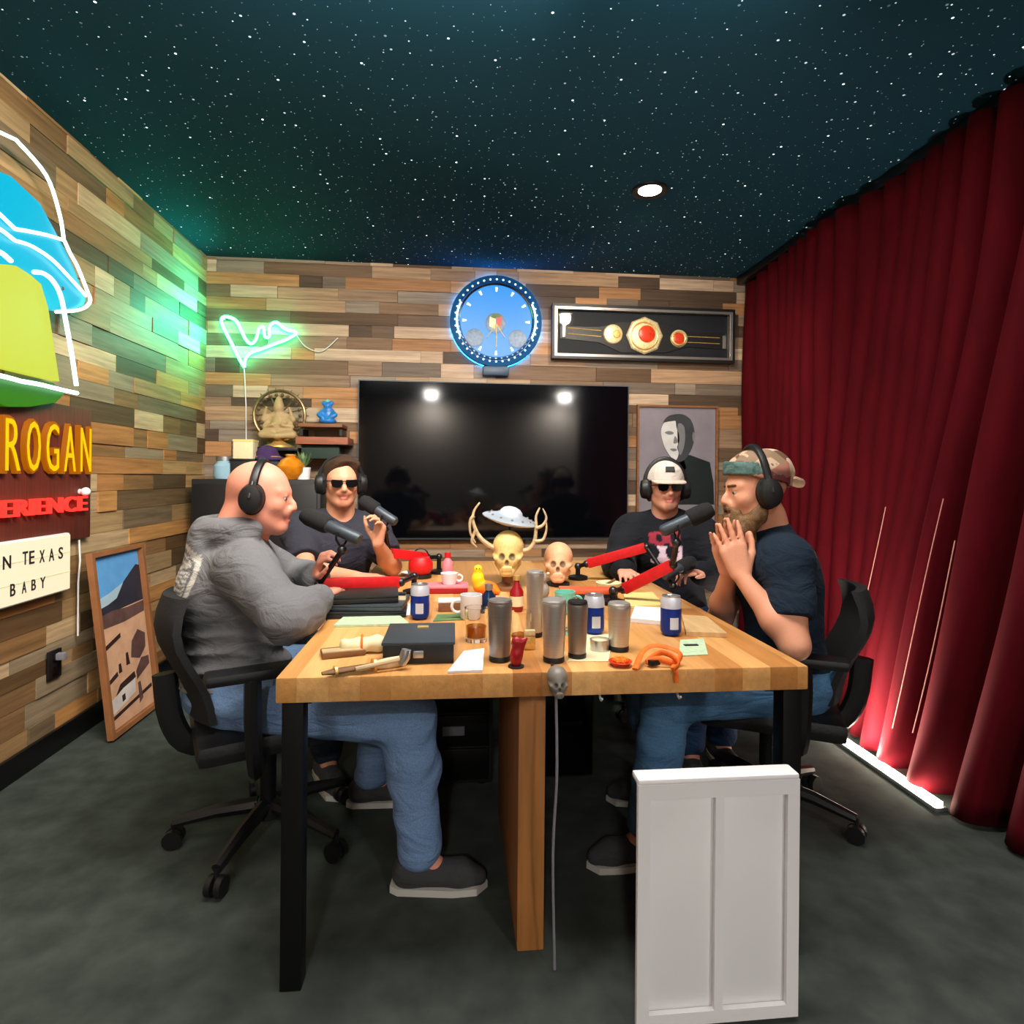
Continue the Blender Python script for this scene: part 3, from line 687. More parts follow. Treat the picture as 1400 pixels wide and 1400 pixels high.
up_ = [(cap[-1][0]-.0, cap[-1][1]),(cap[-1][0]-.03, cap[-1][1]+.10),(.17, cap[-1][1]+.22),(0, cap[-1][1]+.27)]
mid = [wl2(*p) for p in ((75,328),(52,321),(28,316))]+[(0, wl2(6,312)[1])]
arc = [wl2(*p) for p in ((106,404),(84,380),(58,354),(30,336))]+[(0, wl2(6,328)[1])]
for mr in (0,1):
    for pth in (out, up_, mid, arc): mb.tube(wtube(pth, mirror=mr), .007, 8)
mb.build('cap_tube', M['n_white'], t)
mb = MB()
st = [wl2(*p) for p in ((83,527),(76,482),(68,440),(61,405),(50,384),(36,373),(22,371))]
for mr in (0,1): mb.tube(wtube(st, z=.094, mirror=mr), .0085, 8)
bt = [wl2(*p) for p in ((84,537),(60,532),(30,525),(6,521))]
for mr in (0,1): mb.tube(wtube(bt, z=.094, mirror=mr), .0085, 8)
mb.build('stem_tube', M['n_white'], t)
mb = MB()
for a, b in ((.3, wl2(90,400)[1]),(-.3, wl2(90,400)[1]),(.1, wl2(30,450)[1]),(-.1, wl2(30,450)[1]),(.15, wl2(60,540)[1])): MB().cyl(LWM @ Vector((a,b,-.005)), LWM @ Vector((a,b,.055)), .008, n=10).build('standoff', M['chrome'], t)
# name sign below it: yellow channel letters and red neon on a board with the red glow put into its colour
bL, bR = lw(-60,560,.0).y, lw(118,560,.0).y; z0, z1 = lw(118,735).z, lw(60,548).z
t = thing('neon_lettering_sign', 'wall sign with yellow block letters ROGAN above small red neon letters', 'neon sign', (WL, (bL+bR)/2, z0))
MB().box((WL+.012, (bL+bR)/2, (z0+z1)/2), (.022, bR-bL, z1-z0), bev=.004).build('backing_board', M['board'], t)
y0, y1 = lw(8,600,.06).y, lw(132,600,.06).y
letters = 'ROGAN'; wds = [1,1,1,1,1]; W = (y1-y0); zz0, zz1 = lw(70,648,.06).z, lw(70,575,.06).z
for i, ch in enumerate(letters):
    a = y0+W*i/5+.009; bw = W/5-.020
    mb = MB(); fit_text(mb, ch, (WL+.036, a, zz0), EY, EZ, bw, zz1-zz0, .010, bold=.01); o = mb.build('letter', M['n_orange'], t, ang=30)
    cu = MB()
    fit_text(cu, ch, (WL+.048, a+.01, zz0+.012), EY, EZ, bw-.02, zz1-zz0-.024, .002, bold=-.012); cu.build('neon_core', M['n_yellow'], o, ang=30)
mb = MB(); fit_text(mb, 'EXPERIENCE', (WL+.04, lw(-70,690,.04).y, lw(60,703,.04).z), EY, EZ, lw(118,690,.04).y-lw(-70,690,.04).y, lw(60,681,.04).z-lw(60,703,.04).z, .008, bold=.004)
mb.build('red_lettering', M['n_red'], t, ang=30)
# lightbox
a, b = lw(97,728,.04), lw(97,806,.04); yl = a.y-.80; H = a.z-b.z; cx = (a.y+yl)/2
t = thing('lightbox_sign', 'glowing cream lightbox sign with black slide-in letters on the left wall', 'lightbox', (WL, cx, b.z))
MB().box((WL+.018, cx, (a.z+b.z)/2), (.036, a.y-yl, H), bev=.006).build('housing', M['white'], t)
MB().box((WL+.039, cx, (a.z+b.z)/2), (.006, a.y-yl-.016, H-.016)).build('lit_panel', M['lightbox'], t)
mb = MB()
for k in (1,2): mb.box((WL+.043, cx, b.z+H*k/3+.0), (.003, a.y-yl-.02, .003))
mb.build('letter_rail', M['cream'], t)
def lbtxt(s, px0, px1, py0, py1):
    p0, p1 = lw(px0,py1,.045), lw(px1,py1,.045); q = lw((px0+px1)/2, py0, .045)
    mb = MB(); fit_text(mb, s, (WL+.045, p0.y, (p0.z+p1.z)/2), EY, EZ, p1.y-p0.y, q.z-(p0.z+p1.z)/2, .0008, bold=.012); mb.build('letter', M['ink'], t, ang=30)
lbtxt('I', -4, -1, 762, 780); lbtxt('N', 4, 15, 760, 778); lbtxt('T', 31, 38, 754, 772); lbtxt('E', 40, 47, 753, 771); lbtxt('X', 54, 61, 752, 769); lbtxt('A', 67, 74, 750, 767); lbtxt('S', 80, 86, 748, 764)
lbtxt('B', 14, 21, 798, 815); lbtxt('A', 30, 36, 795, 811); lbtxt('B', 43, 49, 792, 807); lbtxt('Y', 55, 62, 789, 804)
p = lw(72,908,.0); t = thing('power_outlet', 'black power outlet with a grey plug on the left wall below the lightbox', 'outlet', (WL, p.y, p.z-.06))
MB().box((WL+.006, p.y, p.z), (.012, .085, .125), bev=.004).build('cover_plate', M['rubber'], t)
mb = MB()
for s in (-1,1): mb.box((WL+.013, p.y, p.z+s*.03), (.006, .04, .04), bev=.003)
mb.build('socket', M['gloss_black'], t)
mb = MB(); mb.box((WL+.03, p.y+.008, p.z+.032), (.036, .03, .03), bev=.006); mb.build('plug', M['grey_pad'], t)
p = lw(105,672,.0)
t = thing('wall_sensor', 'tiny round white sensor on the left wall beside the red letters', 'sensor', (WL+.02, p.y, p.z)); mb = MB(); mb.sph((WL+.05, p.y-.02, p.z), .02); mb.build('dome', M['white'], t); MB().cyl((WL+.022, p.y-.02, p.z), (WL+.04, p.y-.02, p.z), .012).build('base', M['white'], t)
p, q = lw(108,738,.012), lw(107,795,.012)
tag(MB().tube([p, (p+q)/2+Vector((.004,.004,0)), q, q-EZ*.25], .004, 8).build('electrical_cable', M['white'], None), 'thin white cord running down the left wall beside the lightbox', 'cable')
# framed desert poster leaning on the wall
pb0, pb1 = at(146,1014,Z=.01), at(214,962,Z=.01); e1 = (pb1-pb0); Wp = e1.length; e1.normalize()
tl = at(121,757,X=pb0.x-.10); Hp = (tl-pb0).length; e2 = (tl-pb0).normalized(); e2 = (e2-e1*e2.dot(e1)).normalized(); e3 = e1.cross(e2)
if e3.x < 0: e3 = -e3
PM = basis(pb0+e3*.002, e1, e2, e1.cross(e2)); sgn = 1 if (e1.cross(e2)).x > 0 else -1
t = thing('framed_poster', 'wood-framed desert poster with blue sky leaning against the left wall', 'poster', (pb0+pb1)/2)
fr = .022; mb = MB()
for (u0,u1,v0,v1) in ((0,Wp,0,fr),(0,Wp,Hp-fr,Hp),(0,fr,fr,Hp-fr),(Wp-fr,Wp,fr,Hp-fr)): mb.prism([(u0,v0),(u1,v0),(u1,v1),(u0,v1)], 0, .028, PM)
mb.build('frame', mat('poster_frame', (142,92,56), .55, noise=.2, nscale=9), t)
def R_(u0, v0, u1, v1): return [(u0*Wp, v0*Hp),(u1*Wp, v0*Hp),(u1*Wp, v1*Hp),(u0*Wp, v1*Hp)]
pr = MB(); pm = [mat('print_'+n, c, .55, noise=ns, nscale=14) for n, c, ns in (('sky',(92,156,214),.1),('haze',(164,190,206),.08),('mountain',(44,42,56),.3),('sand',(206,160,128),.15),('scrub',(92,66,62),.4),('shadow',(52,32,30),.3),('pale',(206,196,190),.15))]
def pl(poly, z, mi): pr.prism([(a*Wp, b*Hp) for a, b in poly], .004, .006+z*.0006, PM, mi)
pl([(.07,.62),(.93,.62),(.93,.97),(.07,.97)], 0, 0); pl([(.07,.62),(.93,.62),(.93,.79),(.6,.80),(.3,.76),(.07,.74)], 1, 1)
pl([(.07,.62),(.07,.69),(.25,.70),(.42,.72),(.58,.80),(.72,.84),(.86,.88),(.93,.87),(.93,.62)], 2, 2)
pl([(.07,.03),(.93,.03),(.93,.66),(.5,.655),(.07,.65)], 3, 3)
pl([(.08,.58),(.5,.575),(.92,.59),(.93,.655),(.6,.65),(.3,.66),(.08,.65)], 4, 4)
for g in (((.07,.455),(.40,.50),(.40,.525),(.07,.48)),((.55,.36),(.72,.33),(.86,.38),(.88,.46),(.74,.50),(.6,.45)),((.08,.27),(.28,.30),(.27,.325),(.09,.295)),((.3,.31),(.36,.31),(.35,.36),(.31,.36)),((.45,.33),(.52,.33),(.5,.40),(.46,.4)),((.62,.22),(.9,.27),(.9,.32),(.75,.33),(.62,.27)),((.18,.19),(.6,.24),(.58,.275),(.3,.25)),((.62,.08),(.7,.1),(.68,.2),(.63,.2)),((.1,.08),(.9,.13),(.9,.15),(.1,.10))): pl(g, 5, 5 if g[0][0] < .5 else 4)
pl([(.1,.11),(.56,.16),(.58,.235),(.34,.22),(.1,.185)], 6, 6); pl([(.3,.15),(.36,.155),(.36,.19),(.3,.185)], 7, 5)
pr.build('print', pm, t, smooth=False)
# ------------------------------------------------------------------ things on the back wall
WB = YB-.017
def bw(px, py, off=.03): return at(px, py, Y=WB-off)
t = thing('neon_pennant_sign', 'green neon pennant-shaped sign glowing on the back wall near the left corner', 'neon sign', bw(333,504,0))
A = [(330,500),(322,483),(311,460),(302,438),(309,432),(318,441),(329,464),(341,472),(350,462),(355,447),(361,452),(366,461),(373,452),(381,446),(391,450),(402,454)]
mb = MB(); mb.tube(smooth_path([bw(*p, .045) for p in ((334,502),(327,490),(316,468),(303,441),(308,433),(322,438),(330,452),(336,464),(343,470),(350,464),(354,450),(360,447),(362,460),(368,460),(369,446),(378,441),(390,450),(405,455),(392,464),(376,470),(358,477),(344,482),(336,490),(334,502))], 4), .0105, 8); mb.build('neon_tube', M['n_green'], t)
for p in ((333,500),(306,436),(403,455),(362,452)): q = bw(*p, .045); MB().cyl((q.x, WB, q.z), (q.x, q.y+.008, q.z), .006, n=8).build('standoff', M['chrome'], t)
mb = MB(); q = bw(334,504,.02); mb.tube([q, q+Vector((.01,.01,-.25)), q+Vector((.015,.012,-.62))], .004, 6)
q2 = bw(400,458,.02); mb.tube(smooth_path([bw(404,456,.03), bw(418,474,.02), bw(440,480,.02), bw(462,462,.02)], 5), .003, 6); mb.build('cord', M['white'], t)
# neon clock
M['subdial'] = mat('subdial_silver', (112,128,150), .5, .3, noise=.3, nscale=50)
c = bw(678,441,.0); CM = basis(c, (1,0,0), (0,0,1), (0,-1,0))
t = thing('neon_wall_clock', 'round blue neon wall clock above the television', 'clock', c-EZ*.3)
mb = MB(); mb.lathe([(0,.018),(.325,.018),(.335,.03),(.33,.05),(.30,.06),(.285,.03),(0,.03)], CM, 64); mb.build('case', mat('clock_case', (22,84,140), .35, .2), t)
mb = MB(); mb.lathe([(0,.032),(.262,.032),(.262,.036),(0,.036)], CM, 56); dial = mb.build('dial', M['face_blue'], t)
for k in range(40):
    a = 2*PI*k/40; mb = MB(); mb.sph(CM @ Vector((.297*math.cos(a), .297*math.sin(a), .062)), .0075, n=8); mb.build('bulb', M['n_dot'], t)
mb = MB(); mb.torus(c+Vector((0,-.004,0)), .326, .008, basis((0,0,0), (1,0,0), (0,0,1), (0,-1,0))); mb.build('neon_ring', M['n_blue'], t)
mb = MB()
for k in range(12):
    a = 2*PI*k/12; ca, sa = math.cos(a), math.sin(a); mb.prism([(ca*.215-sa*.005, sa*.215+ca*.005),(ca*.245-sa*.009, sa*.245+ca*.009),(ca*.245+sa*.009, sa*.245-ca*.009),(ca*.215+sa*.005, sa*.215-ca*.005)], .036, .041, CM)
mb.build('hour_marks', M['n_dot'], dial)
for sx in (-1,1):
    mb = MB(); mb.lathe([(.0,.037),(.062,.037),(.066,.042),(.058,.044),(0,.041)], CM @ Matrix.Translation((sx*.155,-.125,0)), 32); mb.build('subdial', M['subdial'], dial)
mb = MB(); mb.lathe([(0,.037),(.07,.037),(.074,.044),(.064,.047),(0,.043)], CM @ Matrix.Translation((-.005,-.015,0)), 32); em = mb.build('emblem', M['subdial'], dial)
mb = MB(); mb.prism([(-.05,-.04),(-.01,-.055),(-.005,.01),(-.045,.03)], .044, .049, CM, 0); mb.prism([(0,-.05),(.04,-.03),(.035,.04),(0,.03)], .044, .049, CM, 1); mb.prism([(-.04,.02),(.03,.03),(.02,.05),(-.03,.045)], .0445, .0495, CM, 2)
mb.build('emblem_inlay', [M['gold'], M['ruby'], M['leaf']], em)
mb = MB()
for a, L in ((-2.15,.12),(-1.0,.12),(-1.57,.17)): mb.tube([CM @ Vector((0,-.02,.046)), CM @ Vector((L*math.cos(a), L*math.sin(a)-.02, .046))], [.006,.003], 6)
mb.build('hand', M['palegold'], dial)
mb = MB(); mb.lathe([(.262,.05),(.27,.058),(.278,.05)], CM, 56); mb.build('bezel', M['chrome'], t)
for s in (-1,1):
    mb = MB(); pts = [CM @ Vector((s*.285*math.cos(a), .285*math.sin(a), .066)) for a in [(-.45+.9*i/12) for i in range(13)]]; mb.tube(pts, .0065, 8); mb.build('side_light', M['n_white'], t)
mb = MB(); mb.box(CM @ Vector((0,-.36,.025)), (.19,.05,.07), bev=.01); mb.build('bottom_mount', mat('clock_mount', (12,52,84), .4), t)
# belt in a display case
a, b = bw(755,415,.05), bw(1003,497,.05); cx, cz = (a.x+b.x)/2, (a.z+b.z)/2; Wc, Hc = b.x-a.x, a.z-b.z
t = thing('belt_display_case', 'black shadow-box frame holding a gold championship belt on the back wall', 'display case', (cx, WB, cz-Hc/2))
DM = basis((cx, WB, cz), (1,0,0), (0,0,1), (0,-1,0))
def ring(mb, w, h, f, z0, z1, Mx):
    for (u0,u1,v0,v1) in ((-w/2,w/2,-h/2,-h/2+f),(-w/2,w/2,h/2-f,h/2),(-w/2,-w/2+f,-h/2+f,h/2-f),(w/2-f,w/2,-h/2+f,h/2-f)): mb.prism([(u0,v0),(u1,v0),(u1,v1),(u0,v1)], z0, z1, Mx)
    return mb
ring(MB(), Wc, Hc, .018, 0, .07, DM).build('outer_frame', M['rubber'], t, smooth=False)
ring(MB(), Wc-.036, Hc-.036, .02, .02, .062, DM).build('inner_frame', M['silver_trim'], t, smooth=False)
MB().box(DM @ Vector((0,0,.012)), (Wc-.03,.012,Hc-.03)).build('backing', mat('case_lining', (8,14,24), .7), t)
MB().box(DM @ Vector((0,0,.063)), (Wc-.07,.003,Hc-.07)).build('glass_pane', M['pane'], t)
t2 = thing('championship_belt', 'gold-plated championship belt with red centre stone inside the black display case', 'belt', (cx, WB-.02, cz-.1))
def bc(px, py, z=.03): p = at(px, py, Y=WB-z); return p
mb = MB(); L0, L1 = bc(768,456), bc(996,468)
mb.prism([((bc(px,py).x-cx), (bc(px,py).z-cz)) for px, py in ((766,446),(820,447),(850,440),(910,444),(940,455),(996,456),(996,478),(940,474),(910,482),(850,482),(820,468),(766,462))], .018, .026, DM); mb.build('strap', M['leather'], t2, smooth=False)
mb = MB()
for y0, y1 in ((451,461),(459,471)): pass
for dz in (-4,4):
    mb.tube([bc(776,452+dz,.028), bc(822,456+dz,.028)], .003, 6); mb.tube([bc(940,464+dz,.028), bc(984,466+dz,.028)], .003, 6)
mb.build('strap_trim', M['gold'], t2)
for px, py, w_, h_ in ((771,452,.026,.10),(990,468,.022,.10)):
    q = bc(px,py); MB().box((q.x, q.y, q.z), (w_,.014,h_), bev=.004).build('strap_tip', M['silver_trim'], t2)
def disc(px, py, r, m, name, h=.02, z=.024, n=28, parent=None, k=1.):
    q = bc(px,py,z); mb = MB(); mb.lathe([(0,h),(r*.75,h*.9),(r*.92,h*.7),(r,h*.25),(r,0),(0,0)], basis(q, (1,0,0), (0,0,k), (0,-1,0)), n); return mb.build(name, m, parent or t2, ang=25)
disc(838,457,.073,M['palegold'],'side_plate'); disc(928,463,.066,M['palegold'],'side_plate')
o = disc(881,459,.14,M['palegold'],'centre_plate', .026, n=8); disc(884,457,.066,M['ruby'],'red_stone', .022, .04, parent=o)
disc(928,463,.044,M['ruby'],'side_stone', .014, .036); disc(843,457,.03,M['gold'],'side_boss', .014, .038)
mb = MB(); mb.torus(bc(928,463,.045), .05, .006, basis((0,0,0),(1,0,0),(0,0,1),(0,-1,0)), 28); mb.torus(bc(881,459,.05), .1, .006, basis((0,0,0),(1,0,0),(0,0,1),(0,-1,0)), 28); mb.build('plate_rim', M['gold'], t2)
# television
a, b = bw(490,519,.06), bw(858,737,.06); cx, cz = (a.x+b.x)/2, (a.z+b.z)/2; Wt, Ht = b.x-a.x, a.z-b.z
t = thing('television', 'large black wall-mounted television screen in the middle of the back wall', 'television', (cx, WB, cz-Ht/2))
MB().box((cx, WB-.03, cz), (Wt, .05, Ht), bev=.006).build('housing', M['rubber'], t)
MB().box((cx, WB-.0565, cz+.004), (Wt-.014, .004, Ht-.022)).build('screen', M['gloss_black'], t)
TM = basis((cx, WB, cz), (1,0,0), (0,0,1), (0,-1,0)); ring(MB(), Wt, Ht, .006, .05, .062, TM).build('bezel', M['darkgrey'], t, smooth=False)
MB().box((cx, WB-.058, cz-Ht/2+.008), (.10,.006,.008), bev=.002).build('badge_strip', M['darkgrey'], t)
# portrait
a, b = bw(872,553,.03), bw(981,690,.03); b = Vector((b.x, b.y, a.z-.92)); cx, cz = (a.x+b.x)/2, (a.z+b.z)/2; Wq, Hq = b.x-a.x, a.z-b.z
t = thing('portrait_picture', 'black and white portrait of a man in a thin wooden frame right of the television', 'picture', (cx, WB, cz-Hq/2))
QM = basis((a.x, WB, b.z), (1,0,0), (0,0,1), (0,-1,0)); TM = basis((cx, WB, cz), (1,0,0), (0,0,1), (0,-1,0))
ring(MB(), Wq, Hq, .014, 0, .03, TM).build('frame', M['shelfwood'], t, smooth=False)
pm = [mat('print_'+n, c, .5, noise=ns, nscale=9) for n, c, ns in (('lilac_grey',(126,120,130),.1),('face_light',(196,197,198),.16),('face_dark',(52,54,60),.3),('mid_grey',(110,112,116),.15),('coat',(16,28,30),.3))]
mb = MB()
def qp(pts, z, mi): mb.prism([(x*Wq, y*Hq) for x, y in pts], .005, .010+.0007*z, QM, mi)
def qpx(pts, z, mi): qp([((bw(px,py,.03).x-a.x)/Wq, (bw(px,py,.03).z-b.z)/Hq) for px, py in pts], z, mi)
qp([(.02,.015),(.98,.015),(.98,.985),(.02,.985)], 0, 0)
qpx([(900,690),(907,650),(918,630),(930,622),(945,622),(972,632),(977,660),(978,690)], 1, 4)
def sm(pts): return [(p.x, p.y) for p in smooth_path([(x,y,0) for x,y in pts], 5, True)]
qpx([(918,622),(934,622),(940,640),(926,652),(912,640)], 1, 2)
qpx(sm([(905,590),(909,576),(920,568),(936,568),(947,576),(951,592),(949,608),(943,621),(935,630),(926,631),(917,624),(909,610)]), 2, 2)
qpx(sm([(905,591),(908,579),(916,573),(924,574),(926,584),(929,592),(930,603),(927,611),(929,620),(925,629),(917,623),(909,609)]), 3, 1)
qpx(sm([(928,580),(936,582),(938,596),(936,612),(931,622),(928,606)]), 3, 3); qpx(sm([(910,591),(916,589),(922,591),(921,593.5),(915,594)]), 4, 3); qpx(sm([(917,614),(923,613),(927,615),(922,617)]), 4, 3)
qpx(sm([(924,596),(928,604),(922,606)]), 4, 3); qpx(sm([(949,590),(952,596),(950,604),(948,598)]), 3, 3)
qpx(sm([(908,577),(916,568),(934,566),(946,574),(938,576),(926,575),(916,576)]), 4, 2); qpx([(908,690),(912,662),(922,644),(930,662),(928,690)], 3, 3)
mb.build('print', pm, t, smooth=False)
# cabinet, shelves and the ornaments behind the left man
cy0, cy1 = 3.98, 4.36; zc = 1.19; x0, x1 = -1.66, -.86
t = thing('black_cabinet', 'tall black equipment cabinet against the back wall in the left corner', 'cabinet', ((x0+x1)/2, (cy0+cy1)/2, 0))
MB().box(((x0+x1)/2, (cy0+cy1)/2, zc/2), (x1-x0, cy1-cy0, zc), bev=.008).build('body', M['darkbox'], t)
for i in range(2):
    xa = x0+.015+i*(x1-x0-.02)/2; w_ = (x1-x0-.04)/2
    o = MB().box((xa+w_/2, cy0-.009, zc/2), (w_-.01, .018, zc-.06), bev=.004).build('door', M['rubber'], t)
    MB().tube([(xa+(w_-.05 if i == 0 else .04), cy0-.03, zc*.6), (xa+(w_-.05 if i == 0 else .04), cy0-.03, zc*.7)], .006, 8).build('handle', M['chrome'], o)
def bx(name, label, cat, x, y, z, s, m, lid=None, group=None):
    t = thing(name, label, cat, (x,y,z), group); MB().box((x,y,z+s[2]/2), s, bev=.004).build('body', m, t)
    if lid is not None: MB().box((x,y,z+s[2]-.006), (s[0]+.006,s[1]+.006,.016), bev=.003).build('lid', lid, t)
    return t
p = at(304,650,Y=4.06)
t = thing('glass_jar', 'pale blue jar at the left end of the black cabinet top', 'jar', (p.x,4.1,zc)); mb = MB(); mb.lathe([(0,.0),(.06,.0),(.068,.02),(.068,.085),(.05,.105),(.05,.12),(0,.12)], Matrix.Translation((p.x,4.1,zc+.001))); mb.build('body', M['jar'], t)
mb = MB(); mb.lathe([(0,.119),(.054,.119),(.054,.145),(.02,.15),(0,.15)], Matrix.Translation((p.x,4.1,zc+.001))); mb.build('lid', M['alu'], t)
p = at(333,640,Y=4.08); bx('black_box', 'small black box on the cabinet with a cream box on it', 'box', p.x, 4.12, zc+.001, (.15,.14,.13), M['darkbox'], M['rubber'])
bx('cream_box', 'cream cardboard box stacked on the small black box', 'box', p.x, 4.12, zc+.133, (.125,.11,.125), M['cream'], M['yellowpaper'])
# floating shelf + bronze sculpture
sz = at(380,612,Y=4.25).z; sx0, sx1 = at(345,612,Y=4.25).x, at(412,612,Y=4.25).x
t = thing('wall_shelf', 'small dark floating shelf carrying the bronze sculpture', 'shelf', ((sx0+sx1)/2, 4.3, sz-.03))
MB().box(((sx0+sx1)/2, 4.27, sz-.012), (sx1-sx0, .23, .024), bev=.003).build('board', M['rubber'], t)
for s in (-1,1): MB().box(((sx0+sx1)/2+s*.1, 4.30, sz-.06), (.02, .16, .07), bev=.003).build('bracket', M['blackmetal'], t)
c = at(382,568,Y=4.26); t = thing('bronze_sculpture', 'ornate round bronze openwork sculpture on the floating shelf', 'sculpture', (c.x, 4.26, sz))
mb = MB(); mb.lathe([(0,0),(.10,0),(.10,.012),(.05,.03),(.03,.05),(.035,.075),(0,.08)], Matrix.Translation((c.x,4.26,sz+.001))); mb.build('base', M['gold'], t)
mb = MB(); Rr = .17; zc0 = c.z
mb.torus((c.x,4.26,zc0), Rr, .011, basis((0,0,0),(1,0,0),(0,0,1),(0,-1,0)), 36)
for k in range(22):
    a = 2*PI*k/22; d = Vector((math.cos(a),0,math.sin(a))); mb.tube([Vector((c.x,4.26,zc0))+d*Rr, Vector((c.x,4.26,zc0))+d*(Rr+.028)], [.008,.002], 6)
    mb.sph(Vector((c.x,4.25,zc0))+d*(Rr-.03), .013, n=8)
    if k % 2: mb.tube([Vector((c.x,4.26,zc0))+d*.05, Vector((c.x,4.255,zc0))+d*(Rr-.01)], .005, 6)
mb.build('openwork_ring', M['bronze'], t)
S = Field((c.x-.2,4.12,zc0-.22),(c.x+.2,4.4,zc0+.15),.007)
S.el((c.x,4.25,zc0-.05),(.05,.045,.075)); S.el((c.x,4.245,zc0+.055),(.036,.036,.045),k=.02); S.el((c.x,4.245,zc0+.10),(.022,.022,.03),k=.02)
for s in (-1,1):
    S.chain([(c.x+s*.045,4.25,zc0+.005),(c.x+s*.10,4.235,zc0-.03),(c.x+s*.075,4.22,zc0+.05)],[.016,.013,.010]); S.chain([(c.x+s*.045,4.25,zc0-.01),(c.x+s*.09,4.23,zc0-.08),(c.x+s*.03,4.2,zc0-.07)],[.016,.013,.010]); S.chain([(c.x+s*.02,4.24,zc0-.11),(c.x+s*.10,4.22,zc0-.135),(c.x+s*.01,4.19,zc0-.145)],[.03,.024,.018])
S.rc((c.x,4.26,zc0-.11),(c.x,4.26,sz+.07),.03,.03)
S.build('figure', M['bonecol'], t, base=LC(170,146,104))
p = at(367,622,Y=4.14); px_ = p.x
t = thing('velvet_hat', 'crumpled purple velvet hat on a black riser on the cabinet', 'hat', (px_,4.15,zc+.12))
bx('display_riser', 'black block riser under the purple velvet hat', 'riser', px_, 4.15, zc+.001, (.17,.16,.118), M['darkbox'])
S = Field((px_-.16,4.0,zc+.1),(px_+.16,4.3,zc+.3),.007); S.el((px_,4.15,zc+.135),(.10,.085,.022)); S.el((px_-.01,4.15,zc+.175),(.07,.06,.05),k=.03); S.cut((0,0,zc+.1205),(0,0,-1)); S.warp(folds(3,.006,(40,40,40))); S.build('crown', M['purple'], t)
MB().torus((px_,4.15,zc+.147), .075, .007, Matrix.Diagonal((1,.85,1))).build('hat_band', M['gold'], t)
p = at(384,655,Y=4.05); t = thing('amber_vase', 'round amber glass vase on the front edge of the black cabinet', 'vase', (p.x+.06,4.06,zc)); mb = MB(); mb.lathe([(0,0),(.045,0),(.085,.045),(.09,.085),(.06,.13),(.03,.145),(.034,.16),(.026,.158),(.022,.14),(0,.12)], Matrix.Translation((p.x+.06,4.06,zc+.001))); mb.build('body', M['amber'], t)
mb = MB(); mb.torus((p.x+.06,4.06,zc+.16), .032, .005); mb.build('rim', M['gold'], t)
# wooden wall shelf with blue figurine
a, b = at(411,582,Y=4.25), at(470,632,Y=4.25); sx0, sx1 = a.x, b.x
t = thing('wooden_wall_shelf', 'two-tier wooden wall shelf left of the television', 'shelf', ((sx0+sx1)/2, 4.3, b.z))
MB().box(((sx0+sx1)/2, 4.28, a.z), (sx1-sx0, .2, .024), bev=.003).build('upper_board', M['leaf'] if False else M['shelfwood'], t)
z2 = at(440,603,Y=4.2).z; MB().box(((sx0+sx1)/2+.02, 4.26, z2), (sx1-sx0+.05, .24, .05), bev=.004).build('lower_board', M['redwood'], t)
MB().box(((sx0+sx1)/2, 4.28, z2-.075), (sx1-sx0-.04, .18, .09), bev=.003).build('lower_box', mat('green_stain', (34,52,44), .7), t)
for s in (-1,1): MB().box(((sx0+sx1)/2+s*(sx1-sx0-.03)/2, 4.29, (a.z+z2)/2+.006), (.02,.16,a.z-z2-.062)).build('side_panel', M['rubber'], t)
p = at(447,573,Y=4.25); z_ = a.z+.013; t = thing('blue_figurine', 'small blue seated figurine on the upper board of the wooden shelf', 'figurine', (p.x,4.27,z_))
S = Field((p.x-.1,4.15,z_-.02),(p.x+.1,4.38,z_+.2),.006); S.el((p.x,4.27,z_+.025),(.06,.045,.024)); S.el((p.x,4.275,z_+.07),(.036,.03,.05),k=.02); S.el((p.x,4.27,z_+.13),(.026,.026,.03),k=.012)
for s in (-1,1): S.chain([(p.x+s*.03,4.27,z_+.095),(p.x+s*.055,4.25,z_+.065),(p.x+s*.03,4.235,z_+.05)],[.013,.012,.010]); S.el((p.x+s*.03,4.27,z_+.15),(.014,.01,.016))
S.cut((0,0,z_+.001),(0,0,-1)); S.build('body', M['figblue'], t); MB().lathe([(0,0),(.012,0),(.016,.012),(0,.03)], Matrix.Translation((p.x,4.27,z_+.15)), 12).build('headdress', M['teal'], t)
p = at(416,655,Y=4.06); t = thing('potted_plant', 'small leafy plant in a white mug at the right end of the cabinet', 'plant', (p.x-.01,4.08,zc)); ppx = p.x-.01
mb = MB(); mb.lathe([(0,0),(.04,0),(.046,.08),(.04,.08),(.036,.07),(0,.068)], Matrix.Translation((ppx,4.08,zc+.001))); mb.build('mug', M['white'], t)
mb = MB(); r = random.Random(4)
for k in range(26):
    a_ = r.random()*6.28; h = .06+r.random()*.07; d = Vector((math.cos(a_), math.sin(a_), 0)); b0 = Vector((ppx,4.08,zc+.07)); e = b0+d*(.025+.05*r.random())+EZ*h; s_ = d.cross(EZ)*.014
    mb._add([b0, b0*.4+e*.6+s_, e, b0*.4+e*.6-s_, b0*.4+e*.6+EZ*.004], [(0,1,4),(1,2,4),(2,3,4),(3,0,4)])
mb.build('leaves', M['leaf'], t)
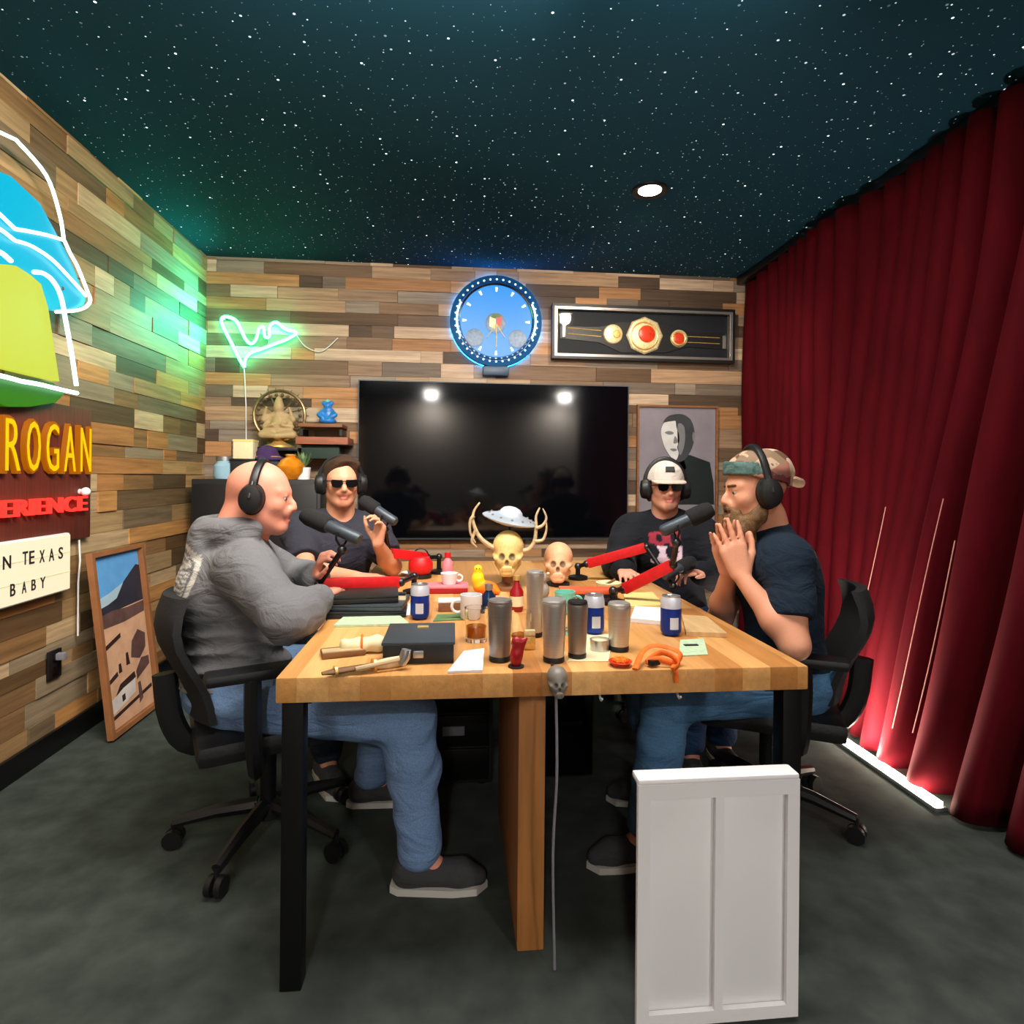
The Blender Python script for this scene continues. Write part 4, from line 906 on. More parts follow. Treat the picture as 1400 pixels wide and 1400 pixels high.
# ------------------------------------------------------------------ the table
TX0, TX1, TY0, TY1, TZ, TT = -.408, .893, 1.432, 3.35, .75, .06
t = thing('conference_table', 'long butcher-block conference table with black steel legs in the middle of the room', 'table', ((TX0+TX1)/2, (TY0+TY1)/2, 0))
MB().box(((TX0+TX1)/2, (TY0+TY1)/2, TZ-TT/2), (TX1-TX0, TY1-TY0, TT), bev=.006).build('tabletop', M['tabletop'], t)
for x in (TX0+.033, TX1-.027):
    for y in (TY0+.05, TY1-.08): MB().box((x, y, (TZ-TT)/2), (.05, .05, TZ-TT-.002), bev=.003).build('leg', M['blackmetal'], t)
MB().box((.205, 1.86, (TZ-TT)/2), (.07, .66, TZ-TT-.002), bev=.004).build('pedestal', M['post'], t)
mb = MB()
for x in (TX0+.045, TX1-.045): mb.box((x, (TY0+TY1)/2, TZ-TT-.02), (.03, TY1-TY0-.2, .036))
mb.build('side_rail', M['blackmetal'], t)
def tp(px, py, z=TZ): return at(px, py, Z=z)
# black equipment under the table
t = thing('amplifier_rack', 'black equipment case with grey name plate under the table left of the pedestal', 'equipment', (.0, 2.55, 0))
MB().box((.0,2.6,.31), (.32,.5,.58), bev=.01).build('body', M['darkbox'], t)
mb = MB()
for k in range(4): mb.box((.0,2.344,.10+k*.13), (.29,.014,.12), bev=.004)
mb.build('front_panel', M['blackmetal'], t); q = at(620,1000,Y=2.33); MB().box((q.x,2.333,q.z), (.085,.006,.035), bev=.001).build('name_plate', M['grey_pad'], t)
for sx in (-1,1):
    for sy in (-1,1): MB().cyl((sx*.12,2.6+sy*.2,.001),(sx*.12,2.6+sy*.2,.024),.02,n=12).build('foot', M['rubber'], t)
t = thing('computer_tower', 'black computer tower under the table right of the wooden pedestal', 'computer', (.45, 2.6, 0))
MB().box((.45,2.62,.30), (.24,.5,.56), bev=.01).build('case', M['darkbox'], t); MB().box((.45,2.366,.30), (.22,.012,.54), bev=.004).build('front_panel', M['gloss_black'], t)
mb = MB(); mb.cyl((.51,2.36,.52),(.51,2.353,.52),.009,n=14); mb.build('power_button', M['alu'], t)
for sx in (-1,1): MB().box((.45+sx*.08,2.62,.011), (.03,.4,.02)).build('foot', M['rubber'], t)
# white crate, front right
a, b = at(873,1065,Y=1.28), at(1094,1060,Y=1.28); W = b.x-a.x; cx = (a.x+b.x)/2; zt = (a.z+b.z)/2; D = .05; y0 = 1.28
t = thing('framed_board', 'white framed board standing on the floor before the right front table leg', 'board', (cx, y0+D/2, 0))
MB().box((cx, y0+D/2+.004, zt/2-.004), (W-.03, D-.02, zt-.02), bev=.01).build('body', M['white'], t)
mb = MB(); FM = basis((cx, y0+.012, 0), (1,0,0), (0,0,1), (0,-1,0)); 
for (u0,u1,v0,v1) in ((-W/2,W/2,zt-.045,zt-.012),(-W/2,-W/2+.028,.012,zt-.045),(W/2-.028,W/2,.012,zt-.045),(-.010,.010,.04,zt-.045),(-W/2+.028,W/2-.028,.012,.04)): mb.prism([(u0,v0),(u1,v0),(u1,v1),(u0,v1)], 0, .012, FM)
mb.build('front_frame', M['white'], t, smooth=False)
MB().box((cx, y0+D/2, zt-.008), (W, D, .016), bev=.006).build('lid', M['white'], t)
# ------------------------------------------------------------------ small things on the table
def lathe_thing(name, label, cat, x, y, parts, group=None, z=TZ):
    t = thing(name, label, cat, (x,y,z+.0008), group, False)
    for pn, prof, m in parts: mb = MB(); mb.lathe(prof, None, 32); mb.build(pn, m, t)
    return t
def tumbler(label, px, py, h, r, m, lid=True):
    p = tp(px, py)
    parts = [('body', [(0,0),(r*.80,0),(r*.84,.006),(r,h-.012),(r*1.03,h-.006),(r*1.0,h),(r*.92,h),(r*.92,h-.02),(0,h-.022)], m),
             ('base_ring', [(r*.82,.0),(r*.88,.002),(r*.88,.012),(r*.85,.014)], M['rubber'])]
    if lid: parts.append(('lid', [(0,h-.019),(r*.9,h-.019),(r*.93,h+.001),(r*.98,h+.004),(r*.9,h+.008),(0,h+.006)], M['glass'] if lid == 2 else M['rubber'] if lid == 1 else m))
    return lathe_thing('steel_tumbler', label, 'tumbler', p.x, p.y, parts, 'steel tumblers on the table')
tumbler('dark steel tumbler with a pale upper half right of the black case', 683, 903, .148, .031, M['gunmetal'], 3)
tumbler('tall pale steel tumbler at the back of the tumblers, behind the front one', 731, 870, .185, .026, M['steel'], 3)
tumbler('tall brushed steel tumbler at the table front edge above the skull ornament', 757, 904, .150, .031, M['steel'], 3)
tumbler('brownish dull steel tumbler right of the front steel tumbler', 789, 899, .140, .027, M['gunmetal'], 1)
tumbler('shiny steel tumbler standing alone left of the orange strap', 846, 889, .122, .031, M['steel'], 3)
def can(label, px, py, h=.115, r=.031):
    p = tp(px, py); t = thing('drink_can', label, 'drink can', (p.x,p.y,TZ+.0008), 'blue drink cans on the table', False)
    mb = MB(); mb.lathe([(0,.004),(r*.7,.0),(r*.95,.010),(r,.018),(r,h-.036)]); mb.build('can_body', M['blue'], t)
    mb = MB(); mb.lathe([(r,h-.036),(r,h-.018),(r*.86,h-.003)]); mb.build('upper_band', M['canwhite'], t)
    mb = MB(); mb.lathe([(r*.86,h-.003),(r*.88,h),(r*.82,h-.001),(r*.78,h-.006),(0,h-.006)]); lid = mb.build('can_lid', M['alu'], t)
    mb = MB(); mb.box((0,.006,h-.004), (.014,.022,.002), bev=.0008); mb.build('pull_tab', M['alu'], lid)
    mb = MB(); pts = []
    for k in range(9):
        a = -PI/2-.42+.84*k/8; pts.append((math.cos(a)*(r+.0004), math.sin(a)*(r+.0004)))
    n = len(pts); V = [(x,y,.022) for x,y in pts]+[(x,y,h*.48) for x,y in pts]; mb._add([Vector(v) for v in V], [(i,i+1,n+i+1,n+i) for i in range(n-1)]); mb.build('label_patch', M['canwhite'], t)
    return t
can('blue and white drink can behind the black case on the left half of the table', 574, 846); can('blue and white drink can between the dull tumbler and the lone steel tumbler', 812, 866, .118); can('blue and white drink can near the right edge of the table', 917, 868, .118)
def tumbler_glass(label, px, py, h, r, fill=.4):
    p = tp(px, py); parts = [('bowl', [(0,0),(r*.9,0),(r,h),(r*.93,h),(r*.83,.012),(0,.012)], M['glass'])]
    if fill: parts.append(('drink', [(0,.0125),(r*.82,.0125),(r*.86,h*fill),(0,h*fill)], M['whiskey']))
    return lathe_thing('drinking_glass', label, 'glass', p.x, p.y, parts, 'drinking glasses')
tumbler_glass('short glass with amber drink behind the white papers', 651, 876, .095, .034, .45); tumbler_glass('short glass with a little amber drink between the dark and the front steel tumbler', 712, 880, .09, .03, .3); tumbler_glass('clear empty glass behind the dull steel tumbler', 775, 866, .11, .03, 0)
# black case
A, B, Cc = tp(521,910), tp(622,911), tp(620,872)
t = thing('equipment_box', 'flat black metal box with a grey lid near the left front of the table', 'box', ((A.x+B.x)/2, A.y+.11, TZ+.001))
bx0, bx1, by0 = A.x, B.x, A.y; bd, bh = .20, .055
MB().box(((bx0+bx1)/2, by0+bd/2, TZ+.001+bh/2-.004), (bx1-bx0-.006, bd-.006, bh-.008), bev=.004).build('body', M['darkbox'], t)
MB().box(((bx0+bx1)/2, by0+bd/2, TZ+.001+bh-.004), (bx1-bx0, bd, .008), bev=.002).build('lid', M['darkgrey'], t)
MB().box(((bx0+bx1)/2+.004, by0+bd*.75, TZ+bh+.0025), (.03,.018,.003)).build('lid_emblem', M['gold'], t)
mb = MB(); mb.box(((bx0+bx1)/2, by0, TZ+.026), (.026,.006,.018), bev=.002); mb.build('latch', M['alu'], t)
# papers etc.
def sheet(name, label, cat, quad, h, m, group=None):
    """stack with corners given in photo pixels on the tabletop"""
    P4 = [tp(*q) for q in quad]; c = sum(P4, Vector())/4; t = thing(name, label, cat, (c.x,c.y,TZ+.0008), group)
    MB().prism([(p.x, p.y) for p in P4], TZ+.0008, TZ+h, None).build('sheets', m, t, smooth=False); return t, c
sheet('paper_sheets', 'loose white paper sheets in front of the amber glass', 'paper', [(612,921),(660,919),(662,889),(634,893)], .006, M['paper'])
t, c = sheet('writing_pad', 'white writing pad left of the right-hand blue can', 'notepad', [(862,851),(904,855),(906,836),(868,834)], .014, M['paper'])
sheet('manila_folder', 'yellowish folder behind the white writing pad', 'folder', [(856,832),(908,830),(892,812),(852,813)], .008, M['yellowpaper'])
sheet('magazine', 'pale greenish magazine lying in front of the bearded-free left man\'s elbow'.replace('bearded-free left', 'bald'), 'magazine', [(456,858),(560,856),(546,844),(470,846)], .008, M['palegreen'])
t, c = sheet('note_card', 'pale green card with a black bar near the front right of the table', 'card', [(928,898),(968,896),(962,874),(930,876)], .003, M['palegreen'])
MB().box((c.x, c.y+.012, TZ+.0042), (.04,.012,.0024)).build('black_bar', M['ink'], t)
sheet('paper_napkin', 'cream paper napkin under the orange strap', 'napkin', [(776,905),(832,905),(838,868),(800,866)], .002, M['cream'])
# pile of black folders / laptop
P0 = tp(498,846); z = TZ+.0008
for i, (w_, d_, h_, dx, rz, m, nm, lb) in enumerate(((.26,.2,.022,0,.05,'darkbox','laptop','closed black laptop at the bottom of the dark pile by the bald man\'s arm'),(.25,.19,.02,.004,-.06,'darkgrey','laptop','closed dark grey laptop in the middle of the dark pile by the bald man\'s arm'),(.22,.16,.026,-.01,.1,'rubber','zip_case','black zip case on top of the dark laptop pile'))):
    t = thing(nm, lb, nm.replace('_', ' '), (P0.x+dx, P0.y+.1, z)); Rm = Matrix.Rotation(rz, 3, 'Z')
    MB().box((P0.x+dx, P0.y+.1, z+h_*.32), (w_,d_,h_*.6), Rm, .003).build('base', M[m], t); MB().box((P0.x+dx, P0.y+.1, z+h_*.80), (w_,d_,h_*.36), Rm, .003).build('lid', M[m], t); z += h_+.001
# hatchet-like tools at the left front
a, b = tp(440,921,TZ+.012), tp(540,905,TZ+.012)
t = thing('bone_handled_knife', 'long bone-handled knife in a tan sheath at the left front table edge', 'knife', (a+b)/2-EZ*.012)
d = (b-a).normalized(); nrmv = d.cross(EZ)
mb = MB(); mb.tube([a+d*.00, a+d*.03, a+d*.12], [.006,.012,.011], 10, flat=.6); mb.build('sheath', M['leath_brown'], t)
mb = MB(); mb.tube([a+d*.12, a+d*.127], [.017,.017], 12); mb.tube([a+d*.028, a+d*.034], [.0135,.0135], 12); mb.build('brass_guard', M['gold'], t)
mb = MB(); mb.tube([a+d*.127, a+d*.16, a+d*.19, a+d*.205], [.010,.013,.013,.009], 10); mb.build('handle', M['bone'], t)
a, b = tp(486,915,TZ+.014), tp(566,897,TZ+.03); t = thing('smoking_pipe', 'brown pipe with a pale silver bowl leaning over the knife before the black box', 'pipe', tp(530,911)); d = (b-a).normalized()
mb = MB(); mb.tube(smooth_path([a, a+d*.06, a+d*.11], 5), .006, 8); mb.build('stem', M['horn'], t); mb = MB(); mb.tube([a+d*.11-EZ*.014, a+d*.118+EZ*.004, a+d*.122+EZ*.020], [.010,.014,.012], 12); mb.build('bowl', M['alu'], t)
p = tp(500,893); t = thing('wrapped_bundle', 'cream cloth-wrapped bundle lying behind the knife', 'bundle', (p.x,p.y,TZ)); S = Field((p.x-.12,p.y-.08,TZ-.02),(p.x+.1,p.y+.08,TZ+.08),.005)
S.rc((p.x-.05,p.y,TZ+.018),(p.x+.03,p.y+.01,TZ+.022),.02,.024); S.warp(folds(8,.005,(60,60,60))); S.cut((0,0,TZ+.001),(0,0,-1)); S.build('cloth', M['cream'], t); MB().torus((p.x-.01,p.y+.004,TZ+.022), .0245, .003, frame((1,.1,0))).build('tie', M['orange'], t)
p = tp(455,900); t = thing('folded_leather_pouch', 'flat brown leather pouch at the left table edge behind the knife', 'pouch', (p.x+.02,p.y+.03,TZ)); MB().box((p.x+.02,p.y+.03,TZ+.008), (.11,.06,.014), Matrix.Rotation(.3,3,'Z'), .004).build('body', M['leath_brown'], t); MB().box((p.x+.02,p.y+.018,TZ+.0165), (.10,.035,.004), Matrix.Rotation(.3,3,'Z'), .001).build('flap', M['horn'], t)
# orange strap and snacks
p = tp(900,905); t = thing('orange_strap', 'tangled orange webbing strap with a buckle near the front right table edge', 'strap', (p.x,p.y,TZ))
r = random.Random(12); pts = [tp(868,915,TZ+.010), tp(878,892,TZ+.03), tp(892,883,TZ+.04), tp(912,885,TZ+.042), tp(930,894,TZ+.03), tp(922,906,TZ+.012), tp(900,901,TZ+.02), tp(884,905,TZ+.012), tp(905,892,TZ+.03), tp(928,905,TZ+.02), tp(920,916,TZ+.010)]
mb = MB(); mb.tube(smooth_path(pts, 6), .0075, 8, flat=.45); mb.build('webbing', M['orangestrap'], t); mb = MB(); q = tp(893,905,TZ+.012); mb.box(q, (.03,.022,.014), Matrix.Rotation(.4,3,'Z'), .003); mb.build('buckle', M['rubber'], t)
q = tp(926,918); mb = MB(); pts = [tp(920,914,TZ+.010), Vector((q.x,TY0+.004,TZ+.008)), Vector((q.x,TY0-.008,TZ-.004)), Vector((q.x+.002,TY0-.009,TZ-.03))]; mb.tube(smooth_path(pts,5), .006, 8, flat=.5); mb.build('loose_end', M['orangestrap'], t)
p = tp(848,910); t = thing('snack_dish', 'little dish of orange sweets at the front table edge', 'dish', (p.x,p.y,TZ)); mb = MB(); mb.lathe([(0,.001),(.02,.001),(.03,.012),(.028,.013),(.018,.004),(0,.004)], Matrix.Translation((p.x,p.y,TZ))); mb.build('dish', M['ruby'], t)
for k in range(6): tag(MB().sph((p.x+.013*math.cos(k), p.y+.013*math.sin(k), TZ+.014), .008, n=8).build('sweet', M['orange'], None), 'round orange sweet in the little dish at the front table edge', 'sweet', 'orange sweets in the dish')
# skulls
def skull(name, label, c, f, k, colr, material, vox=.004, jaw=True, group=None):
    f, l, u = head_axes(f, (0,0,1)); B = np.stack([f,l,u]); c = V3(c); R = .13*k/.1*.1
    S = Field(c-.15*k, c+.15*k, vox); L = lambda a, b, d: c+(f*a+l*b+u*d)*k
    S.el(L(-.02,0,.03), (.085*k,.068*k,.07*k), B, .01*k); S.el(L(.035,0,-.02), (.045*k,.05*k,.05*k), B, .02*k)
    if jaw: S.rc(L(.0,.045,-.04), L(.06,.012,-.075), .016*k, .014*k, .012*k); S.rc(L(.0,-.045,-.04), L(.06,-.012,-.075), .016*k, .014*k, .012*k); S.rc(L(.06,-.014,-.07), L(.06,.014,-.07), .016*k, .016*k, .01*k)
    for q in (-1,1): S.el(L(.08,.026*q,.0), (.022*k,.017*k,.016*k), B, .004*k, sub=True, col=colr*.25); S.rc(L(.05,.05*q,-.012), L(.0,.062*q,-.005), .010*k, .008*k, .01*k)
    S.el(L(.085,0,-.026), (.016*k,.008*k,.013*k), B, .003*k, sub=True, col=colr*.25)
    for q in range(-3,4): S.rc(L(.078,.007*q,-.046), L(.076,.007*q,-.062), .0042*k, .0042*k, .002*k)
    S.rc(L(.09,-.02,-.054), L(.09,.02,-.054), .004*k, .004*k, .002*k, sub=True)
    zmin = c[2]-.088*k
    t = thing(name, label, 'skull', (c[0],c[1],zmin), group); S.build('cranium', material, t, base=colr, blend=.004*k); return t, L, B
p = tp(763,800); p = at(763,800,Z=TZ)
t, L, B = skull('resin_skull', 'peach-coloured round skull model right of the horned skull', (p.x,p.y,TZ+.096), (-.2,-1,.1), .92, LC(226,170,130), M['bonecol']); 
mb = MB(); mb.lathe([(0,0),(.05,0),(.05,.012),(.03,.018),(0,.018)], Matrix.Translation((p.x,p.y,TZ+.0008))); mb.build('stand', M['darkbox'], t)
# horned skull under the saucer
hp = at(694,806,Z=TZ); hx, hy = hp.x, hp.y
cz_ = at(692,757,Y=hy).z
t, L, B = skull('horned_skull', 'yellowed skull with curved forked horns at the centre of the table', (hx,hy,cz_), (-.15,-1,-.05), .95, LC(214,186,120), M['bonecol'])
mb = MB(); mb.lathe([(0,0),(.06,0),(.06,.012),(.025,.03),(.02,cz_-.07-TZ),(0,cz_-.06-TZ)], Matrix.Translation((hx,hy+.01,TZ+.0008))); mb.build('stand', M['shelfwood'], t)
def hpnt(px, py, dy=0): return at(px, py, Y=hy+dy)
for main, forks in (([(684,752),(668,745),(655,733),(647,714),(648,699),(656,687)],[[(648,705),(643,712),(643,728),(650,742)],[(650,726),(645,740),(652,748)]]), ([(704,752),(720,752),(730,742),(733,722),(733,706),(738,694)],[[(733,722),(742,718),(747,708),(742,695)],[(731,740),(742,738),(747,724),(746,708)]])):
    mb = MB(); pp = smooth_path([hpnt(x,y) for x,y in main], 5); n = len(pp); mb.tube(pp, [.012*(1-.75*i/n) for i in range(n)], 8)
    for fk in forks: q = smooth_path([hpnt(x,y,-.005) for x,y in fk], 5); n2 = len(q); mb.tube(q, [.008*(1-.7*i/n2) for i in range(n2)], 8)
    mb.build('horn', M['horn'], t)
uc = at(697,710,Y=hy+.06); t = thing('saucer_model', 'silver flying saucer model on a thin stand above the horned skull', 'model', (uc.x,hy+.06,TZ)); Rm = Matrix.Rotation(.20,4,'Y') @ Matrix.Rotation(.12,4,'X')
UM = Matrix.Translation((uc.x,hy+.06,uc.z)) @ Rm
mb = MB(); mb.lathe([(0,-.022),(.05,-.022),(.075,-.016),(.118,-.003),(.12,.001),(.112,.006),(.07,.018),(.05,.024),(0,.026)], UM, 40); mb.build('disc', M['silverpaint'], t)
mb = MB(); mb.lathe([(.052,.02),(.048,.034),(.036,.047),(.018,.054),(0,.055)], UM, 32); mb.build('dome', M['canwhite'], t)
for k in range(12): MB().sph(UM @ Vector((.092*math.cos(k*PI/6), .092*math.sin(k*PI/6), .012)), .006, n=8).build('porthole', M['gunmetal'], t)
mb = MB(); mb.tube([(uc.x,hy+.06,TZ+.012),(uc.x,hy+.06,uc.z-.02)], .005, 8); mb.lathe([(0,0),(.05,0),(.05,.008),(.012,.016),(0,.016)], Matrix.Translation((uc.x,hy+.06,TZ+.0008))); mb.build('stand', M['blackmetal'], t)
# skull ornament on the table edge
q = at(762,935,Y=TY0-.03)
t, L, B = skull('skull_ornament', 'grey metal skull ornament hanging on the front edge of the table', (q.x,TY0-.034,q.z+.006), (0,-1,0), .36, LC(120,112,104), mat_attr('pewter', .4, .5, bump=.1, nscale=60), .0026)
mb = MB(); mb.tube(smooth_path([(q.x,TY0-.03,q.z+.03),(q.x,TY0-.012,TZ+.010),(q.x,TY0+.02,TZ+.006),(q.x,TY0+.05,TZ+.004)],5), .004, 8); mb.build('hanging_hook', M['steel_dark'], t)
tag(MB().tube(smooth_path([(q.x+.004,TY0+.01,TZ-TT-.004),(q.x+.006,TY0-.0,.5),(q.x+.0,TY0+.01,.3),(q.x+.01,TY0+.03,.006)],6), .0035, 8).build('hanging_cable', M['grey_pad'], None), 'thin grey cable hanging from under the table front below the skull ornament', 'cable')
for i, (px, py) in enumerate(((820,958),(926,955))):
    q = at(px,py,Y=TY0+.06); t = thing('cable_hook', ('left' if i == 0 else 'right')+' small pale hook under the front edge of the table right of the skull', 'hook', (q.x,TY0+.06,TZ-TT-.03)); MB().box((q.x,TY0+.06,TZ-TT-.0045), (.02,.02,.007)).build('plate', M['white'], t); MB().tube(smooth_path([(q.x,TY0+.06,TZ-TT-.008),(q.x,TY0+.06,TZ-TT-.022),(q.x,TY0+.048,TZ-TT-.03),(q.x,TY0+.036,TZ-TT-.022)],5), .003, 6).build('hook', M['white'], t)
# toys, mugs and tins in the middle
p = tp(660,812); t = thing('toy_figure', 'little orange and yellow toy figure in front of the horned skull', 'toy', (p.x,p.y,TZ)); S = Field((p.x-.09,p.y-.06,TZ-.02),(p.x+.09,p.y+.07,TZ+.13),.004)
O, Yl = LC(240,120,24), LC(250,200,30); S.el((p.x+.012,p.y,TZ+.025),(.05,.032,.026),col=O); S.el((p.x-.02,p.y,TZ+.06),(.026,.024,.034),k=.012,col=Yl); S.el((p.x-.02,p.y,TZ+.10),(.018,.018,.018),k=.008,col=Yl)
for s in (-1,1): S.rc((p.x+.02,p.y+s*.02,TZ+.03),(p.x+.06,p.y+s*.026,TZ+.012),.014,.010,col=O)
S.cut((0,0,TZ+.001),(0,0,-1)); S.build('body', M['peach'], t, base=O, blend=.01); mb = MB(); [mb.sph((p.x-.026+s*.008,p.y-.016,TZ+.104), .003, n=8) for s in (0,1.4)]; mb.build('eyes', M['ink'], t)
p = tp(602,812); t = thing('red_tin', 'flat dark red tin with a pink lid left of the toy figure', 'tin', (p.x,p.y+.05,TZ)); MB().box((p.x,p.y+.05,TZ+.012), (.22,.11,.022), bev=.004).build('body', M['redlac'], t); MB().box((p.x,p.y+.05,TZ+.026), (.222,.112,.008), bev=.002).build('lid', M['pink'], t)
t = thing('white_cup', 'white cup standing on the flat red tin', 'cup', (p.x+.035,p.y+.05,TZ+.03)); mb = MB(); mb.lathe([(0,0),(.026,0),(.036,.045),(.033,.045),(.024,.006),(0,.006)], Matrix.Translation((p.x+.035,p.y+.05,TZ+.031))); mb.build('bowl', M['white'], t); MB().torus((p.x+.035+.04,p.y+.05,TZ+.055), .013, .004, basis((0,0,0),(1,0,0),(0,0,1),(0,-1,0)), 16).build('handle', M['white'], t)
p = tp(575,790); t = thing('red_lantern', 'squat red lantern with a black base at the far middle of the table', 'lantern', (p.x,p.y,TZ)); mb = MB(); mb.lathe([(0,0),(.05,0),(.05,.016),(.04,.02)], Matrix.Translation((p.x,p.y,TZ+.0008))); mb.build('base', M['rubber'], t); mb = MB(); mb.lathe([(.04,.018),(.056,.04),(.056,.07),(.04,.095),(0,.098)], Matrix.Translation((p.x,p.y,TZ+.0008))); mb.build('globe', M['red'], t); MB().torus((p.x,p.y,TZ+.10), .035, .003, basis((0,0,0),(1,0,0),(0,0,1),(0,-1,0)), 18, arc=(0,PI)).build('bail', M['blackmetal'], t)
p = tp(612,786); t = thing('pink_bottle', 'slim pink bottle with a red cap beside the red lantern', 'bottle', (p.x,p.y,TZ)); mb = MB(); mb.lathe([(0,0),(.024,0),(.026,.01),(.026,.06),(.014,.075),(.012,.085),(0,.085)], Matrix.Translation((p.x,p.y,TZ+.0008))); mb.build('body', M['pink'], t); mb = MB(); mb.lathe([(0,.084),(.015,.084),(.015,.105),(0,.107)], Matrix.Translation((p.x,p.y,TZ+.0008))); mb.build('cap', M['red'], t)
p = tp(772,838); t = thing('teal_cup', 'small teal cup behind the dull steel tumbler', 'cup', (p.x,p.y,TZ)); mb = MB(); mb.lathe([(0,0),(.03,0),(.034,.004),(.036,.075),(.033,.075),(.03,.008),(0,.008)], Matrix.Translation((p.x,p.y,TZ+.0008))); mb.build('bowl', M['teal'], t); MB().torus((p.x+.042,p.y,TZ+.04), .018, .0045, basis((0,0,0),(1,0,0),(0,0,1),(0,-1,0)), 18).build('handle', M['teal'], t)
p = tp(806,822); t = thing('red_case', 'long red-orange case with a black front lying behind the tumblers', 'case', (p.x,p.y+.03,TZ)); Rm = Matrix.Rotation(-.12,3,'Z'); MB().box((p.x,p.y+.03,TZ+.013), (.22,.07,.024), Rm, .004).build('base', M['rubber'], t); MB().box((p.x,p.y+.03,TZ+.036), (.222,.072,.02), Rm, .005).build('lid', mat('coral_lacquer', (222,96,62), .4), t)
p = tp(832,806); t = thing('glass_ashtray', 'pale glass ashtray behind the red-orange case', 'ashtray', (p.x,p.y,TZ)); mb = MB(); mb.lathe([(0,0),(.045,0),(.055,.03),(.047,.032),(.04,.012),(0,.012)], Matrix.Translation((p.x,p.y,TZ+.0008))); mb.build('bowl', M['cream'], t); MB().tube([(p.x-.02,p.y-.01,TZ+.02),(p.x+.03,p.y+.01,TZ+.04)], .006, 8).build('cigar', M['leath_brown'], t)
p = tp(706,836); t = thing('dark_bottle', 'small dark red bottle in front of the horned skull', 'bottle', (p.x,p.y,TZ)); mb = MB(); mb.lathe([(0,0),(.022,0),(.024,.006),(.024,.07),(.011,.09),(.010,.11),(0,.11)], Matrix.Translation((p.x,p.y,TZ+.0008))); mb.build('body', M['redlac'], t); mb = MB(); mb.lathe([(0,.109),(.012,.109),(.012,.125),(0,.126)], Matrix.Translation((p.x,p.y,TZ+.0008))); mb.build('cap', M['gold'], t); mb = MB(); mb.lathe([(.0246,.02),(.0246,.055)], Matrix.Translation((p.x,p.y,TZ+.0008))); mb.build('label_band', M['cream'], t)
p = tp(617,836); t = thing('cigar_box', 'small white and brown cigar box right of the blue can behind the black box', 'box', (p.x,p.y+.02,TZ)); MB().box((p.x,p.y+.02,TZ+.016), (.09,.06,.03), bev=.003).build('body', M['shelfwood'], t); MB().box((p.x,p.y+.02,TZ+.035), (.092,.062,.008), bev=.002).build('lid', M['white'], t)
p = tp(547,838); t = thing('white_lighter_box', 'small cream carton left of the blue can', 'carton', (p.x,p.y+.02,TZ)); MB().box((p.x,p.y+.02,TZ+.03), (.035,.03,.058), bev=.003).build('body', M['cream'], t); MB().box((p.x,p.y+.02,TZ+.062), (.036,.031,.008), bev=.002).build('lid', M['ink'], t)
p = tp(700,912); t = thing('small_wooden_figure', 'small dark wooden figure between the dark and the front steel tumblers', 'figurine', (p.x+.01,p.y,TZ)); S = Field((p.x-.05,p.y-.05,TZ-.02),(p.x+.07,p.y+.05,TZ+.12),.004); S.el((p.x+.01,p.y,TZ+.025),(.016,.014,.028)); S.el((p.x+.01,p.y,TZ+.062),(.012,.012,.015),k=.008); S.rc((p.x+.018,p.y,TZ+.04),(p.x+.035,p.y,TZ+.07),.006,.005); S.cut((0,0,TZ+.001),(0,0,-1)); S.build('body', M['redlac'], t); MB().cyl((p.x+.01,p.y,TZ+.0006),(p.x+.01,p.y,TZ+.004),.02,n=16).build('base', M['darkbox'], t)
p = tp(644,846); t = thing('white_mug', 'plain white mug behind the amber drink glass', 'mug', (p.x,p.y,TZ)); mb = MB(); mb.lathe([(0,0),(.032,0),(.036,.006),(.036,.08),(.032,.08),(.031,.01),(0,.01)], Matrix.Translation((p.x,p.y,TZ+.0008))); mb.build('bowl', M['white'], t); MB().torus((p.x-.044,p.y,TZ+.042), .02, .005, basis((0,0,0),(1,0,0),(0,0,1),(0,-1,0)), 18).build('handle', M['white'], t)
p = tp(668,838); t = thing('blue_bottle', 'small dark blue bottle left of the dark red bottle', 'bottle', (p.x,p.y,TZ)); mb = MB(); mb.lathe([(0,0),(.022,0),(.024,.005),(.024,.06),(.012,.075),(.012,.08),(0,.08)], Matrix.Translation((p.x,p.y,TZ+.0008))); mb.build('body', mat('navy_glass', (18,40,74), .2), t); mb = MB(); mb.lathe([(0,.079),(.014,.079),(.014,.1),(0,.1)], Matrix.Translation((p.x,p.y,TZ+.0008))); mb.build('cap', M['alu'], t)
sheet('banknotes', 'small fan of pale green notes in front of the cigar box', 'notes', [(592,850),(634,848),(630,840),(598,841)], .003, M['leaf'])
sheet('paper_sheet', 'white sheet left of the first blue can behind the pale green magazine', 'paper', [(536,842),(560,842),(562,826),(545,826)], .002, M['paper'])
t, c = sheet('wooden_board', 'thin tan wooden board lying at the right table edge beyond the right-hand can', 'board', [(938,870),(994,872),(966,848),(932,846)], .014, mat('tan_board', (196,160,112), .6, noise=.15, nscale=6, stretch=(10,1,1)))
p = tp(562,786); t = thing('saucer', 'small white saucer left of the red lantern', 'saucer', (p.x,p.y,TZ)); mb = MB(); mb.lathe([(0,0),(.03,0),(.05,.01),(.048,.012),(.028,.004),(0,.004)], Matrix.Translation((p.x,p.y,TZ+.0008))); mb.build('plate', M['white'], t); mb = MB(); mb.lathe([(0,.004),(.014,.005),(.018,.022),(0,.026)], Matrix.Translation((p.x,p.y,TZ+.0008))); mb.build('tea_bag', M['palegreen'], t)
